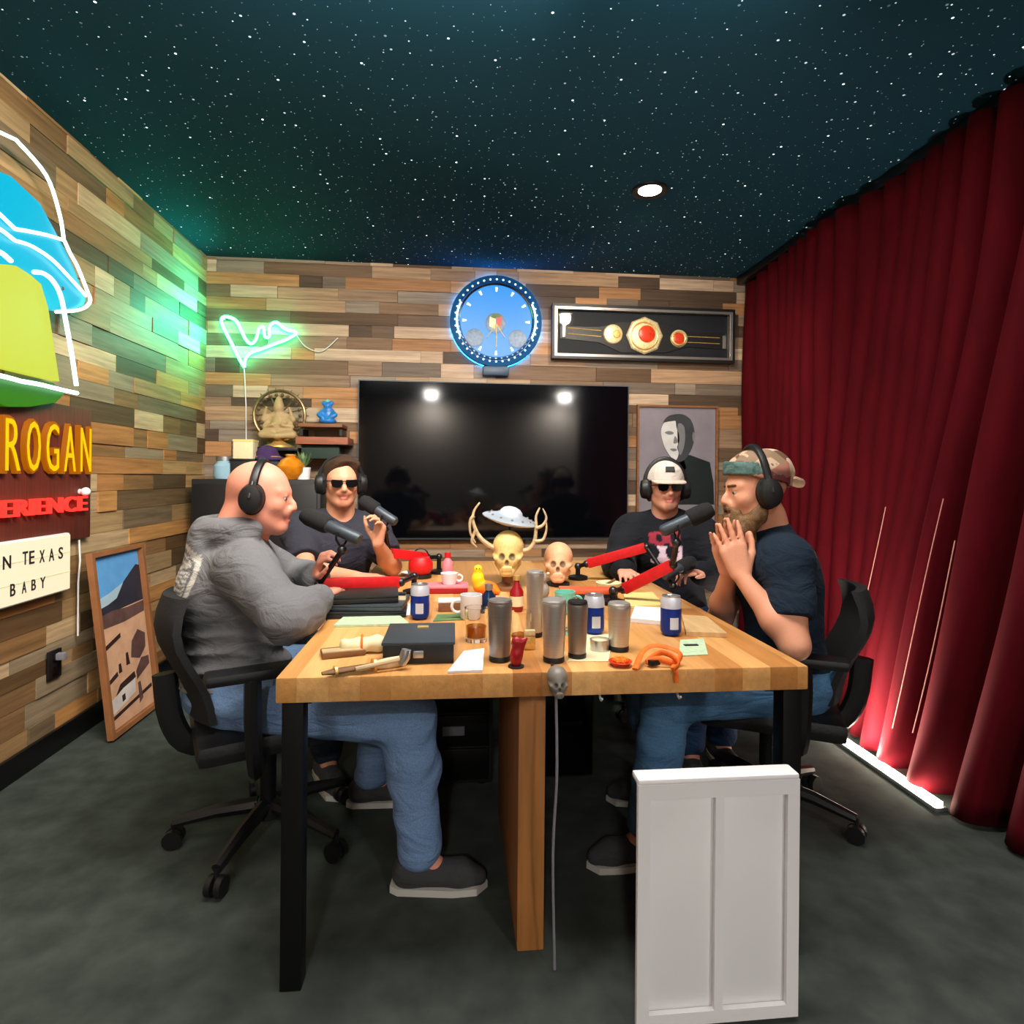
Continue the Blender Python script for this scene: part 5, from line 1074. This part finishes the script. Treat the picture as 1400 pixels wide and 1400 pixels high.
p = tp(724,888); t = thing('brass_lighter', 'small brass lighter standing between the front tumblers', 'lighter', (p.x,p.y,TZ)); MB().box((p.x,p.y,TZ+.019), (.03,.014,.036), bev=.003).build('body', M['gold'], t); MB().box((p.x,p.y,TZ+.046), (.03,.014,.016), bev=.003).build('lid', M['palegold'], t)
p = tp(820,889); t = thing('candle_tin', 'round tin candle between the dull tumbler and the lone tumbler', 'candle', (p.x,p.y,TZ)); mb = MB(); mb.lathe([(0,0),(.026,0),(.027,.03),(.024,.03),(.024,.024),(0,.024)], Matrix.Translation((p.x,p.y,TZ+.0008))); mb.build('tin', M['alu'], t); mb = MB(); mb.lathe([(0,.024),(.0235,.024),(.02,.026),(0,.026)], Matrix.Translation((p.x,p.y,TZ+.0008))); mb.build('wax', M['cream'], t)
p = tp(742,818); t = thing('stone_figure', 'small grey stone figure between the tall tumbler and the peach skull', 'figurine', (p.x-.0,p.y,TZ)); S = Field((p.x-.06,p.y-.05,TZ-.02),(p.x+.06,p.y+.05,TZ+.13),.004); S.el((p.x,p.y,TZ+.03),(.026,.022,.034)); S.el((p.x,p.y-.004,TZ+.08),(.018,.018,.021),k=.012); S.cut((0,0,TZ+.001),(0,0,-1)); S.build('body', M['peach'], t, base=LC(150,140,128)); mb = MB(); [mb.sph((p.x+s*.02,p.y-.004,TZ+.096), .007, n=8) for s in (-1,1)]; mb.build('ears', M['bone'], t)
# ------------------------------------------------------------------ microphones and boom arms
def microphone(label, tail, tip, parent=None):
    a, b = Vector(tail), Vector(tip); d = (b-a).normalized(); L = (b-a).length; Mm = frame(d).to_4x4(); Mm.translation = a
    t = thing('microphone', label, 'microphone', a, 'broadcast microphones')
    mb = MB(); mb.lathe([(0,0),(.016,0),(.021,.008),(.021,L*.52),(.024,L*.53),(0,L*.53)], Mm, 24); mb.build('body', M['darkgrey'], t)
    mb = MB(); mb.lathe([(.0,L*.52),(.026,L*.53),(.031,L*.58),(.031,L*.88),(.024,L*.98),(0,L)], Mm, 24); mb.build('windscreen', M['black_fabric'], t)
    mb = MB(); c = a+d*L*.3; s = d.cross(EZ).normalized()
    for q in (-1,1): mb.tube(smooth_path([c+s*q*.024, c+s*q*.032-EZ*.02, c+s*q*.012-EZ*.045], 4), .004, 6)
    mb.cyl(c-EZ*.042, c-EZ*.062, .009, n=10); mb.build('yoke', M['blackmetal'], t); return c-EZ*.062
def boom(label, base, pts, sleeve):
    """base on the table, then arm joints; segments listed in sleeve wear the red cover"""
    base = Vector(base); t = thing('microphone_boom_arm', label, 'boom arm', base, 'red boom arms'); P_ = [Vector(p) for p in pts]
    mb = MB(); mb.lathe([(0,0),(.045,0),(.045,.014),(.016,.022),(0,.022)], Matrix.Translation(base+EZ*.0008)); mb.cyl(base+EZ*.02, P_[0], .011, n=12); mb.build('base', M['blackmetal'], t)
    for i in range(len(P_)-1):
        a, b = P_[i], P_[i+1]; d = (b-a).normalized()
        if i in sleeve:
            mb = MB(); R3 = frame(d); mb.box((a+b)/2, (.026,.044,(b-a).length-.01), R3 if abs(d.z) < .9 else R3, .006); mb.build('red_cover', M['red'], t)
        mb = MB(); mb.tube([a, b], .010, 10); mb.build('arm', M['blackmetal'], t)
    for p in P_: MB().sph(p, .017, n=12).build('joint', M['steel_dark'], t)
m1 = microphone('grey-bodied microphone in front of the bald man\'s mouth', at(492,738,Y=2.05), at(414,703,Y=2.16))
m2 = microphone('black microphone before the man with short hair and sunglasses', at(541,714,Y=2.60), at(494,683,Y=2.68))
m4 = microphone('grey-green microphone pointing at the bearded man\'s mouth', at(904,727,Y=2.0), at(974,695,Y=1.99))
m3 = microphone('low black microphone in front of the man with the white cap', at(908,788,Y=2.42), at(948,767,Y=2.50))
b1 = tp(566,812); boom('red-covered boom arm reaching left to the bald man\'s microphone', (b1.x,b1.y,TZ), [(b1.x,b1.y,TZ+.07), at(548,796,Y=2.28), at(436,799,Y=2.18), m1], (1,))
b2 = tp(600,784); boom('short red boom arm reaching to the microphone of the man with short hair', (b2.x,b2.y,TZ), [(b2.x,b2.y,TZ+.08), at(585,762,Y=2.85), at(532,756,Y=2.72), m2], (1,))
b3 = tp(790,792); boom('far red boom arm running right toward the man with the white cap', (b3.x,b3.y,TZ), [(b3.x,b3.y,TZ+.06), at(802,771,Y=2.70), at(884,748,Y=2.60), m3], (1,))
b4 = tp(838,826); boom('near red boom arm rising right to the bearded man\'s microphone', (b4.x,b4.y,TZ), [(b4.x,b4.y,TZ+.05), at(852,806,Y=2.24), at(920,772,Y=2.12), m4], (1,))
# ------------------------------------------------------------------ office chairs
def make_chair(label, loc, rz):
    t = thing('office_chair', label, 'chair', loc, 'black office chairs', False)
    mb = MB(); mb.box((0,0,.405), (.46,.48,.07), bev=.03); o = mb.build('seat', M['leather'], t)
    mb = MB()                                                    # curved backrest
    N, K = 9, 9; g = {}
    for side, off in ((0,0),(1,.034)):
        for i in range(N):
            for k in range(K):
                u = (i-(N-1)/2)/((N-1)/2); v = k/(K-1); w_ = .185*(1-.35*max(0, v-.72)**1.4*4) * (1-.12*(1-v))
                x = -.205-.075*v-.03*math.sin(v*PI)+.035*u*u-off*(1-.35*u*u)+.02*math.sin(v*PI*2); g[side,i,k] = mb.bm.verts.new((x, u*w_, .47+.38*v))
    for i in range(N-1):
        for k in range(K-1):
            mb.bm.faces.new((g[0,i,k],g[0,i+1,k],g[0,i+1,k+1],g[0,i,k+1])); mb.bm.faces.new((g[1,i,k],g[1,i,k+1],g[1,i+1,k+1],g[1,i+1,k]))
    for i in range(N-1):
        for k in (0,K-1): mb.bm.faces.new((g[0,i,k],g[1,i,k],g[1,i+1,k],g[0,i+1,k]) if k == 0 else (g[0,i,k],g[0,i+1,k],g[1,i+1,k],g[1,i,k]))
    for k in range(K-1):
        for i in (0,N-1): mb.bm.faces.new((g[0,i,k],g[0,i,k+1],g[1,i,k+1],g[1,i,k]))
    mb.build('backrest', M['black_fabric'], t, ang=60)
    mb = MB(); mb.tube(smooth_path([(-.05,0,.36),(-.22,0,.36),(-.285,0,.45),(-.305,0,.6)],4), .022, 8, flat=1.6); mb.build('back_support', M['rubber'], t)
    for s in (-1,1):
        mb = MB(); mb.tube(smooth_path([(-.06,s*.2,.37),(-.08,s*.29,.38),(-.09,s*.30,.52),(-.09,s*.295,.635)],4), .024, 8, flat=1.6); a = mb.build('armrest_post', M['rubber'], t)
        mb = MB(); mb.box((-.09,s*.29,.648), (.25,.08,.034), bev=.014); mb.build('armrest', M['rubber'], t)
    mb = MB(); mb.cyl((0,0,.37),(0,0,.33),.07,.05); mb.cyl((0,0,.34),(0,0,.1),.026,n=16); mb.build('gas_lift', M['blackmetal'], t)
    mb = MB(); mb.cyl((0,0,.13),(0,0,.075),.045,n=18)
    for k in range(5): a = 2*PI*k/5+.3; mb.tube([(.03*math.cos(a),.03*math.sin(a),.115),(.16*math.cos(a),.16*math.sin(a),.105),(.29*math.cos(a),.29*math.sin(a),.08)], [.026,.022,.016], 8)
    mb.build('star_base', M['rubber'], t)
    for k in range(5):
        a = 2*PI*k/5+.3; c = Vector((.29*math.cos(a),.29*math.sin(a),.031)); n = Vector((-math.sin(a),math.cos(a),0)); mb = MB()
        for s in (-1,1): mb.cyl(c+n*s*.006, c+n*s*.024, .03, n=16)
        mb.cyl(c, c+EZ*.05, .008, n=8); mb.build('caster', M['rubber'], t)
    t.rotation_euler = (0,0,rz); return t
chair = make_chair('black office chair the bald man sits on at the left', (-.615,2.09,0), .44)
dup(chair, (1.15,2.10,0), PI-.45, 'black office chair the bearded man sits on at the right')
dup(chair, (-.60,3.03,0), -1.2, 'black office chair under the man with short hair and sunglasses')
dup(chair, (1.13,3.02,0), PI+1.25, 'black office chair under the man with the white cap')
# ------------------------------------------------------------------ the four people
SK1, LIP1 = LC(214,140,118), LC(186,104,92)
def bounds(j, pad=.24):
    P_ = np.array([V3(j[k]) for k in ('pelvis','chest','neck','head','shL','shR','elL','elR','wrL','wrR','hipL','hipR','knL','knR','anL','anR')]); return P_.min(0)-pad, P_.max(0)+pad
def base_body(j, skin, lip, stub, vox=.0068, bulk=1., armr=(.055,.046,.031), k=1., wide=1., nose=1., hands=(), neckr=.056):
    lo, hi = bounds(j); S = Field(lo, hi, vox)
    add_torso(S, j, -.016, bulk)
    for s in 'LR':
        add_arm(S, j['sh'+s], j['el'+s], j['wr'+s], armr, -.006); add_leg(S, j['hip'+s], j['kn'+s], j['an'+s], (.085,.06,.044), -.012)
        S.rc(V3(j['an'+s]), V3(j['an'+s])*np.array([1,1,0])+V3(0,0,.035)+nrm(np.append(V3(j['toe'+s])[:2], 0))*.08, .035, .03, .02)
    f, l, u = head_axes(j['hf'], j['hu']); hd = V3(j['head'])
    S.chain([V3(j['neck'])-V3(0,0,.03), V3(j['neck'])*.5+(hd-u*.055-f*.02)*.5, hd-u*.05-f*.022], [neckr*1.25, neckr*1.02, neckr], .03)
    for h in hands: add_hand(S, **h)
    L, B = add_head(S, hd, j['hf'], j['hu'], skin, lip, stub, k, nose, wide)
    return S, L, B
def clothes_top(j, g, vox, bulk, armr, upto, cols, fold, colfn=None, hood=False, waist=None, neckcut=None, start=0.):
    lo, hi = bounds(j); S = Field(lo, hi, vox); f, l, u, B = add_torso(S, j, g, bulk)
    for s in 'LR': add_arm(S, j['sh'+s], j['el'+s], j['wr'+s], armr, g, .035, upto)
    return S, f, l, u, B
def trousers(j, g, vox, name, material, base, parent, top, seed, end=.93):
    lo, hi = bounds(j); S = Field(lo, (hi[0],hi[1],top+.12), vox); pe = V3(j['pelvis']); f = nrm(j['f']); l = np.cross(V3(0,0,1), f); B = np.stack([f,l,V3(0,0,1)])
    S.el(pe+V3(0,0,.0), (.14+g,.175+g,.12+g), B, .04)
    for s in 'LR': add_leg(S, j['hip'+s], j['kn'+s], j['an'+s], (.088,.066,.056), g, .04, end)
    S.warp(folds(seed, .006, (28,28,40))); S.cut((0,0,top), (0,0,1)); return S.build(name, material, parent, base=base)
DEN1, DEN2 = LC(108,136,176), LC(54,84,118)
M['sole'] = mat('shoe_sole', (190,188,182), .7)
# --- 1: bald man, left, seen from behind his right shoulder
j = dict(f=(.92,.38,0), pelvis=(-.725,2.075,.52), chest=(-.75,2.085,.83), neck=(-.705,2.085,1.01), head=(-.638,2.06,1.146), hf=(1,.04,-.10), hu=(.05,.03,1),
         shR=(-.64,1.925,.925), shL=(-.775,2.285,.925), elR=(-.478,1.785,.805), wrR=(-.44,2.03,.815), elL=(-.58,2.38,.80), wrL=(-.50,2.23,.85),
         hipR=(-.67,1.955,.52), hipL=(-.73,2.20,.52), knR=(-.13,1.86,.47), anR=(-.09,1.80,.09), knL=(-.24,2.30,.50), anL=(-.30,2.28,.09), toeL=(1,.0,0), toeR=(1,-.1,0))
t = thing('person', 'bald man in a grey hoodie and light jeans seated at the left in profile', 'person', (-.74,2.07,0))
hands = [dict(w=j['wrR'], d=(.25,.95,.10), n=(.1,0,-1), t=(-.8,.3,.1), curl=(.3,.4,.3)), dict(w=j['wrL'], d=(.35,-.35,.9), n=(.6,.2,-.5), t=(-.6,-.6,.2), curl=(.8,.9,.6))]
S, L, B = base_body(j, SK1, LIP1, LC(186,130,112), bulk=1.12, hands=hands, armr=(.062,.05,.033), k=.985, neckr=.066); eyes(L, B, .985, t)
S.rc(L(-.06,.02,-.03), L(-.07,0,-.10), .05, .055, .04)
S.build('body', M['skin'], t, base=LC(212,140,118))
G1 = LC(108,108,112)
S, f, l, u, TB = clothes_top(j, .012, .0075, 1.16, (.068,.056,.040), .97, G1, None)
pe, ch, nk = V3(j['pelvis']), V3(j['chest']), V3(j['neck'])
S.el(pe+f*.02+u*.03, (.165,.185,.11), TB, .05)
for a in np.linspace(-1.7, 1.7, 15):                                             # hood lying behind the neck
    c0 = nk+u*.03+(-f*math.cos(a)*.105+l*math.sin(a)*.10)-u*.012*math.cos(a); S.el(c0-f*.012*math.cos(a), (.042,.042,.036+.02*math.cos(a/1.2)), TB, .02)
S.el(nk-f*.125-u*.03, (.042,.09,.07), TB, .03); S.el(nk-f*.02+u*.075, (.078,.075,.05), TB, .012, sub=True)
def f1(P):
    d = folds(1, .0075, (13,13,26))(P); z = (P-pe)@u; low = np.clip((.30-z)/.2, 0, 1)
    return d+low*(.013-.026*(1-np.abs(np.sin(58*z+5*((P-pe)@l)+1.6*np.sin(14*((P-pe)@f)+6*((P-pe)@l)))))**2)*.8
S.warp(f1); S.cut(pe-u*.055, -u+f*.16)
cpr = ch+u*.05-f*.15-l*.03
def c1(V, col):
    d = V-cpr; back = ((V-ch)@f) < -.03; a = d@l; b = d@u; r = np.hypot(a, b)
    pat = np.sin(55*a+20*np.sin(30*b))*np.sin(60*b+3) > -.1
    m = back & (r < .115) & ((r > .098) | ((r < .088) & pat)); col = col.copy(); col[m] = LC(188,186,180); return col
h = S.build('hoodie', M['cloth'], t, base=G1, colfn=c1)
trousers(j, .010, .0085, 'jeans', M['denim'], DEN1, t, .60, 21)
for s in 'LR': shoe('shoe', j['an'+s], j['toe'+s], M['cloth'], M['sole'], t)
headphones(j['head'], j['hf'], j['hu'], 'black headphones with a pale band on the bald man\'s head', .97)
# --- 2: man with short brown hair and sunglasses, far left
j = dict(f=(.35,-.94,0), pelvis=(-.60,3.01,.50), chest=(-.565,2.96,.84), neck=(-.54,2.93,1.035), head=(-.528,2.885,1.186), hf=(.30,-.95,-.05), hu=(0,-.03,1),
         shL=(-.395,3.0,.965), shR=(-.715,2.885,.965), elL=(-.285,2.83,.80), wrL=(-.325,2.63,.925), elR=(-.63,2.66,.80), wrR=(-.41,2.545,.80),
         hipL=(-.51,3.02,.5), hipR=(-.68,2.96,.5), knL=(-.27,2.62,.52), knR=(-.50,2.52,.52), anL=(-.22,2.62,.09), anR=(-.50,2.47,.09), toeL=(.4,-.9,0), toeR=(.4,-.9,0))
t = thing('person', 'man with short brown hair, sunglasses and dark grey t-shirt seated at far left', 'person', (-.58,2.99,0))
hands = [dict(w=j['wrL'], d=(.12,-.1,1), n=(-.75,-.6,0), t=(-.6,.6,.2), curl=(.7,.8,.6)), dict(w=j['wrR'], d=(.95,-.15,-.02), n=(0,0,-1), t=(.2,.9,.1), curl=(.15,.25,.2))]
S, L, B = base_body(j, None, LC(168,96,84), LC(178,120,92), hands=hands, bulk=1., k=.97)
S.build('body', M['skin'], t, base=LC(206,146,116))
HB = LC(58,40,28)
H = Field(L(0,0,.03)-.16, L(0,0,.03)+.16, .0055); H.el(L(-.016,0,.038), (.102*.98,.084*.98,.090*.98), B, .02); H.el(L(.045,.02,.095), (.045,.06,.028), B, .03)
for q in (-1,1): H.rc(L(.005,.073*q,.03), L(.012,.074*q,-.012), .014, .009, .01)
H.cut(L(.058,0,.062), B[0]*.95-B[2]*.55); H.cut(L(-.02,0,-.03), -B[2]+B[0]*.25); H.warp(folds(5, .005, (60,60,60))); H.build('hair', M['hair'], t, base=HB)
H = Field(L(.06,0,-.05)-.08, L(.06,0,-.05)+.08, .004)
for q in (-1,1): H.rc(L(.094,.004*q,-.044), L(.080,.028*q,-.052), .0085, .006, .004)
H.warp(folds(6,.0015,(200,200,200))); H.build('moustache', M['hair'], t, base=LC(84,58,42))
sunglasses(L, .95, t, B)
S, f, l, u, TB = clothes_top(j, .010, .0075, 1.03, (.062,.056,.040), 0, None, None)
S.warp(folds(31,.006,(16,16,26)))
for s in 'LR': e, sh_ = V3(j['el'+s]), V3(j['sh'+s]); 
S2 = S; nk = V3(j['neck']); S.el(nk+u*.03+f*.02, (.062,.062,.055), TB, .01, sub=True)
def hem(S, j, frac):
    for s in 'LR':
        sh_, e = V3(j['sh'+s]), V3(j['el'+s]); d = nrm(e-sh_); p = sh_+(e-sh_)*frac
        g = np.meshgrid(*S.ax, indexing='ij'); q = [g[i]-p[i] for i in range(3)]; along = q[0]*d[0]+q[1]*d[1]+q[2]*d[2]; r2 = q[0]**2+q[1]**2+q[2]**2-along**2
        m = (along > -.01) & (r2 < .105**2) & (along < .30)
        S.D[m] = np.maximum(S.D[m], along[m])
hem(S, j, .72); S.cut(V3(j['pelvis'])-V3(0,0,.03), (0,0,-1)); S.build('t_shirt', M['cloth'], t, base=LC(50,50,60))
trousers(j, .008, .0095, 'jeans', M['denim'], LC(40,48,62), t, .56, 22)
for s in 'LR': shoe('shoe', j['an'+s], j['toe'+s], M['cloth'], M['sole'], t)
headphones(j['head'], j['hf'], j['hu'], 'black headphones on the man with short hair and sunglasses', .97)
# --- 3: man with white cap and black sweatshirt, far right
j = dict(f=(-.30,-.95,0), pelvis=(1.13,3.01,.50), chest=(1.08,2.96,.84), neck=(1.055,2.925,1.03), head=(1.04,2.88,1.172), hf=(-.12,-.97,.02), hu=(0,.02,1),
         shL=(1.235,2.90,.955), shR=(.90,2.995,.955), elL=(1.265,2.70,.76), wrL=(1.09,2.56,.80), elR=(.80,2.86,.80), wrR=(.765,2.65,.805),
         hipL=(1.20,2.98,.51), hipR=(1.04,3.0,.51), knL=(1.14,2.46,.55), knR=(.985,2.47,.56), anL=(1.16,2.50,.09), anR=(.99,2.42,.09), toeL=(-.1,-1,0), toeR=(-.2,-1,0))
t = thing('person', 'man with white cap, sunglasses and black printed sweatshirt seated at far right', 'person', (1.1,2.99,0))
hands = [dict(w=j['wrR'], d=(-.1,-.98,-.05), n=(0,0,-1), t=(.9,-.2,.1), curl=(.3,.4,.3)), dict(w=j['wrL'], d=(-.85,-.3,.1), n=(0,-.3,-1), t=(.1,-.9,.3), curl=(.5,.6,.4))]
S, L, B = base_body(j, None, LC(184,104,98), LC(150,104,84), hands=hands, k=.97)
S.build('body', M['skin'], t, base=LC(212,152,128))
H = Field(L(-.02,0,.0)-.16, L(-.02,0,.0)+.16, .0055); H.el(L(-.016,0,.02), (.102,.084,.092), B, .02)
for q in (-1,1): H.rc(L(.0,.074*q,.03), L(-.005,.078*q,-.06), .014, .010, .01)
H.cut(L(.02,0,.02), B[0]); H.cut(L(-.02,0,-.075), -B[2]+B[0]*.2); H.warp(folds(9,.004,(70,70,70))); H.build('hair', M['hair'], t, base=LC(74,46,32))
def cap(L, B, base, m, brim_m, brim_dir=1, name='cap', kk=1.):
    H = Field(L(-.01,0,.07)-.17, L(-.01,0,.07)+.17, .0055); H.el(L(-.012,0,.034), (.111*kk,.092*kk,.104*kk), B, .02); H.el(L(.05*brim_dir,0,.075), (.045,.06,.045), B, .03)
    H.cut(L(0,0,.038), -B[2]-B[0]*.10*brim_dir); H.el(L(-.012,0,.030), (.100*kk,.081*kk,.092*kk), B, .003, sub=True); o = H.build(name, m, t, base=base)
    mb = MB(); R = basis(L(.085*brim_dir,0,.043), B[0]*brim_dir, B[1], B[2]); n = 14; top = []; bot = []
    for i in range(n+1):
        a = -PI/2+PI*i/n; rad = (.094*max(math.cos(a),0)**.6); y = .080*math.sin(a)
        inner = Vector((-.035+.03*math.cos(a)*.9+.005, y*.98, -.004*math.cos(a)+.004-1.2*y*y)); outer = Vector((-.02+rad*.95, y, -.022*math.cos(a)-1.9*y*y+.004)); top.append((inner, outer))
    V = [R @ (p+Vector((0,0,dz))) for dz in (0,-.005) for pr_ in top for p in pr_]; m_ = 2*(n+1); Fc = []
    for i in range(n):
        a, b, c, d = 2*i, 2*i+1, 2*i+3, 2*i+2; Fc += [(a,b,c,d),(m_+d,m_+c,m_+b,m_+a),(b,m_+b,m_+c,c),(a,d,m_+d,m_+a)]
    Fc += [(0,m_,m_+1,1),(2*n,2*n+1,m_+2*n+1,m_+2*n)]; mb._add(V, Fc); mb.build('brim', brim_m, o)
    mb = MB(); mb.sph(L(-.012,0,.139*kk), .008, n=8); mb.build('button', brim_m, o); return o
o = cap(L, B, LC(206,196,188), M['cloth'], mat('cap_brim', (196,182,170), .85, noise=.1, nscale=60))
mb = MB(); R = basis(L(.10,0,.092), B[1], nrm(B[2]*.9-B[0]*.45), nrm(B[0]*.9+B[2]*.45)); mb.prism([(-.022,-.012),(.022,-.012),(.02,.012),(-.02,.012)], -.012, .006, R); mb.build('cap_badge', M['ink'], o)
sunglasses(L, .95, t, B)
S, f, l, u, TB = clothes_top(j, .014, .0075, 1.03, (.066,.058,.044), .96, None, None)
S.warp(folds(33,.007,(15,15,24))); nk = V3(j['neck']); S.el(nk+u*.045+f*.025, (.062,.062,.055), TB, .012, sub=True); S.cut(V3(j['pelvis'])-V3(0,0,.04), (0,0,-1))
ch = V3(j['chest'])
def c3(V, col):
    d = V-ch; fr = (d@f) > .05; a = d@l+.02; b = d@u-.10; col = col.copy()
    sh = (np.abs(a-.01) < .075) & (b > -.10) & (b < .045)
    m1_ = fr & sh & (np.sin(70*a+2)+.8*np.sin(58*b+1) > -.25) & (b < -.015); m2_ = fr & sh & (b >= -.015) & (np.sin(90*a)*np.sin(80*b) > -.25)
    col[m1_] = LC(216,190,204); col[m2_] = LC(150,52,66); return col
S.build('sweatshirt', M['cloth'], t, base=LC(28,30,36), colfn=c3)
trousers(j, .010, .0085, 'jeans', M['denim'], LC(42,66,100), t, .58, 23)
for s in 'LR': shoe('shoe', j['an'+s], j['toe'+s], M['cloth'], M['sole'], t)
headphones(j['head'], j['hf'], j['hu'], 'black headphones over the white cap of the far right man', 1.0, band=.142)
# --- 4: bearded man, right, hands pressed together
j = dict(f=(-.93,.37,0), pelvis=(1.20,2.03,.52), chest=(1.150,2.015,.85), neck=(1.105,2.0,1.045), head=(1.035,1.985,1.178), hf=(-1,.04,-.10), hu=(-.08,.02,1),
         shL=(1.08,1.85,.965), shR=(1.165,2.185,.97), elL=(1.045,1.75,.71), wrL=(.935,1.875,.90), elR=(.99,2.15,.70), wrR=(.935,1.965,.90),
         hipL=(1.15,1.94,.52), hipR=(1.18,2.12,.52), knL=(.70,1.90,.50), anL=(.62,1.86,.09), knR=(.70,2.16,.50), anR=(.78,2.20,.09), toeL=(-1,-.1,0), toeR=(-1,.1,0))
t = thing('person', 'bearded man in patched cap and navy t-shirt at the right, palms pressed together', 'person', (1.16,2.02,0))
hd = nrm((-.045,.018,.2))
hands = [dict(w=j['wrL'], d=(-.05,.035,.2), n=(.15,1,0), t=(1,0,.25), curl=((.05,.06,.04),(.02,.04,.03),(.05,.05,.05),(.08,.07,.06)), spread=.10, thumb=(.75,.62,.15), k=1.12),
         dict(w=j['wrR'], d=(-.05,-.035,.2), n=(-.05,-1,0), t=(1,0,.25), curl=(.04,.05,.04), spread=.10, thumb=(.75,.62,.15), k=1.12)]
S, L, B = base_body(j, None, LC(180,110,96), None, vox=.0062, hands=hands, armr=(.056,.047,.032), k=1.0); eyes(L, B, 1.0, t)
S.build('body', M['skin'], t, base=LC(214,150,120))
BRD = LC(112,84,58)
H = Field(L(.03,0,-.1)-.17, L(.03,0,-.1)+.17, .005)
for q in (-1,1):
    H.chain([L(-.002,.068*q,-.035), L(.02,.058*q,-.08), L(.062,.032*q,-.115)], [.016,.026,.034], .02); H.rc(L(.101,.004*q,-.047), L(.084,.032*q,-.066), .0135, .014, .006)
    H.rc(L(.066,.022*q,-.12), L(.035,.012*q,-.25), .042, .024, .02); H.rc(L(.092,.012*q,-.082), L(.08,.02*q,-.12), .02, .026, .02)
H.rc(L(.075,0,-.105), L(.045,0,-.235), .036, .022, .02); H.el(L(.098,0,-.063), (.02,.019,.0075), B, .004, sub=True)
H.warp(folds(13,.004,(90,90,30))); H.build('beard', M['hair'], t, base=BRD, colfn=lambda V, c: c*(1+.35*np.sin(V@np.array([210,190,60]))[:, None]*.6))
H = Field(L(.085,0,.02)-.06, L(.085,0,.02)+.06, .004)
for q in (-1,1): H.rc(L(.097,.014*q,.026), L(.085,.044*q,.028), .006, .0045, .003)
H.build('eyebrows', M['hair'], t, base=LC(96,68,46))
H = Field(L(-.03,0,.04)-.18, L(-.03,0,.04)+.18, .0055); H.el(L(-.018,0,.048), (.118,.094,.100), B, .02); H.el(L(-.075,0,.065), (.055,.06,.05), B, .03)
H.cut(L(.02,0,.048), -B[2]*.95+B[0]*.30); H.el(L(-.012,0,.03), (.100,.081,.092), B, .003, sub=True); H.warp(folds(14,.004,(45,45,45))); cp = H.build('patched_cap', M['plaid'], t)
H = Field(L(.0,0,.04)-.17, L(.0,0,.04)+.17, .005)
for a in np.linspace(-PI, PI, 40, endpoint=False):
    x, y = .106*math.cos(a)-.012, .088*math.sin(a); H.rc(L(x,y,.055+.30*x*.55), L(x*.97,y*.97,.092+.30*x*.55), .0075, .0065, .006)
H.build('headband_scarf', M['cloth'], cp, base=LC(84,110,106), colfn=lambda V, c: c*(1+.18*np.sign(np.sin(V@np.array([150,150,190])))[:, None]))
mb = MB(); R = basis(L(-.122,0,.035), -B[0]*.9-B[2]*.1, B[1], nrm(B[2]-B[0]*.35)); pts = []
V = []; n = 12
for i in range(n+1):
    a = -PI/2+PI*i/n; V.append((Vector((-.012,.07*math.sin(a),0)), Vector((-.01+.065*math.cos(a)**.6 if math.cos(a) > 0 else -.01, .07*math.sin(a), -.03*math.cos(a)))))
VV = [R @ (p+Vector((0,0,dz))) for dz in (.004,-.004) for pr_ in V for p in pr_]; m_ = 2*(n+1); Fc = []
for i in range(n): a, b, c, d = 2*i, 2*i+1, 2*i+3, 2*i+2; Fc += [(a,b,c,d),(m_+d,m_+c,m_+b,m_+a),(b,m_+b,m_+c,c),(a,d,m_+d,m_+a)]
Fc += [(0,m_,m_+1,1),(2*n,2*n+1,m_+2*n+1,m_+2*n)]; mb._add(VV, Fc); mb.build('back_brim', mat('cap_back_brim', (196,164,138), .85, noise=.25, nscale=40), cp)
S, f, l, u, TB = clothes_top(j, .012, .0072, 1.0, (.058,.056,.040), 0, None, None)
S.warp(folds(35,.006,(15,15,20))); nk = V3(j['neck']); S.el(nk+u*.04+f*.02, (.066,.062,.055), TB, .012, sub=True); hem(S, j, .70); S.cut(V3(j['pelvis'])-V3(0,0,.05), (0,0,-1))
def c4(V, col):
    d = V-(V3(j['chest'])+u*.13-f*.11); m = (np.abs(d@l) < .06) & (np.abs(d@u) < .03) & (((V-V3(j['chest']))@f) < -.05) & (np.sin(130*(d@u)+60*(d@l)) > -.2); col = col.copy(); col[m] = LC(190,186,180); return col
S.build('t_shirt', M['cloth'], t, base=LC(28,40,54), colfn=c4)
trousers(j, .010, .0085, 'jeans', M['denim'], LC(74,112,148), t, .58, 24)
for s in 'LR': shoe('shoe', j['an'+s], j['toe'+s], M['cloth'], M['sole'], t)
headphones(j['head'], j['hf'], j['hu'], 'black headphones over the patched cap of the bearded man', 1.02, band=.152)
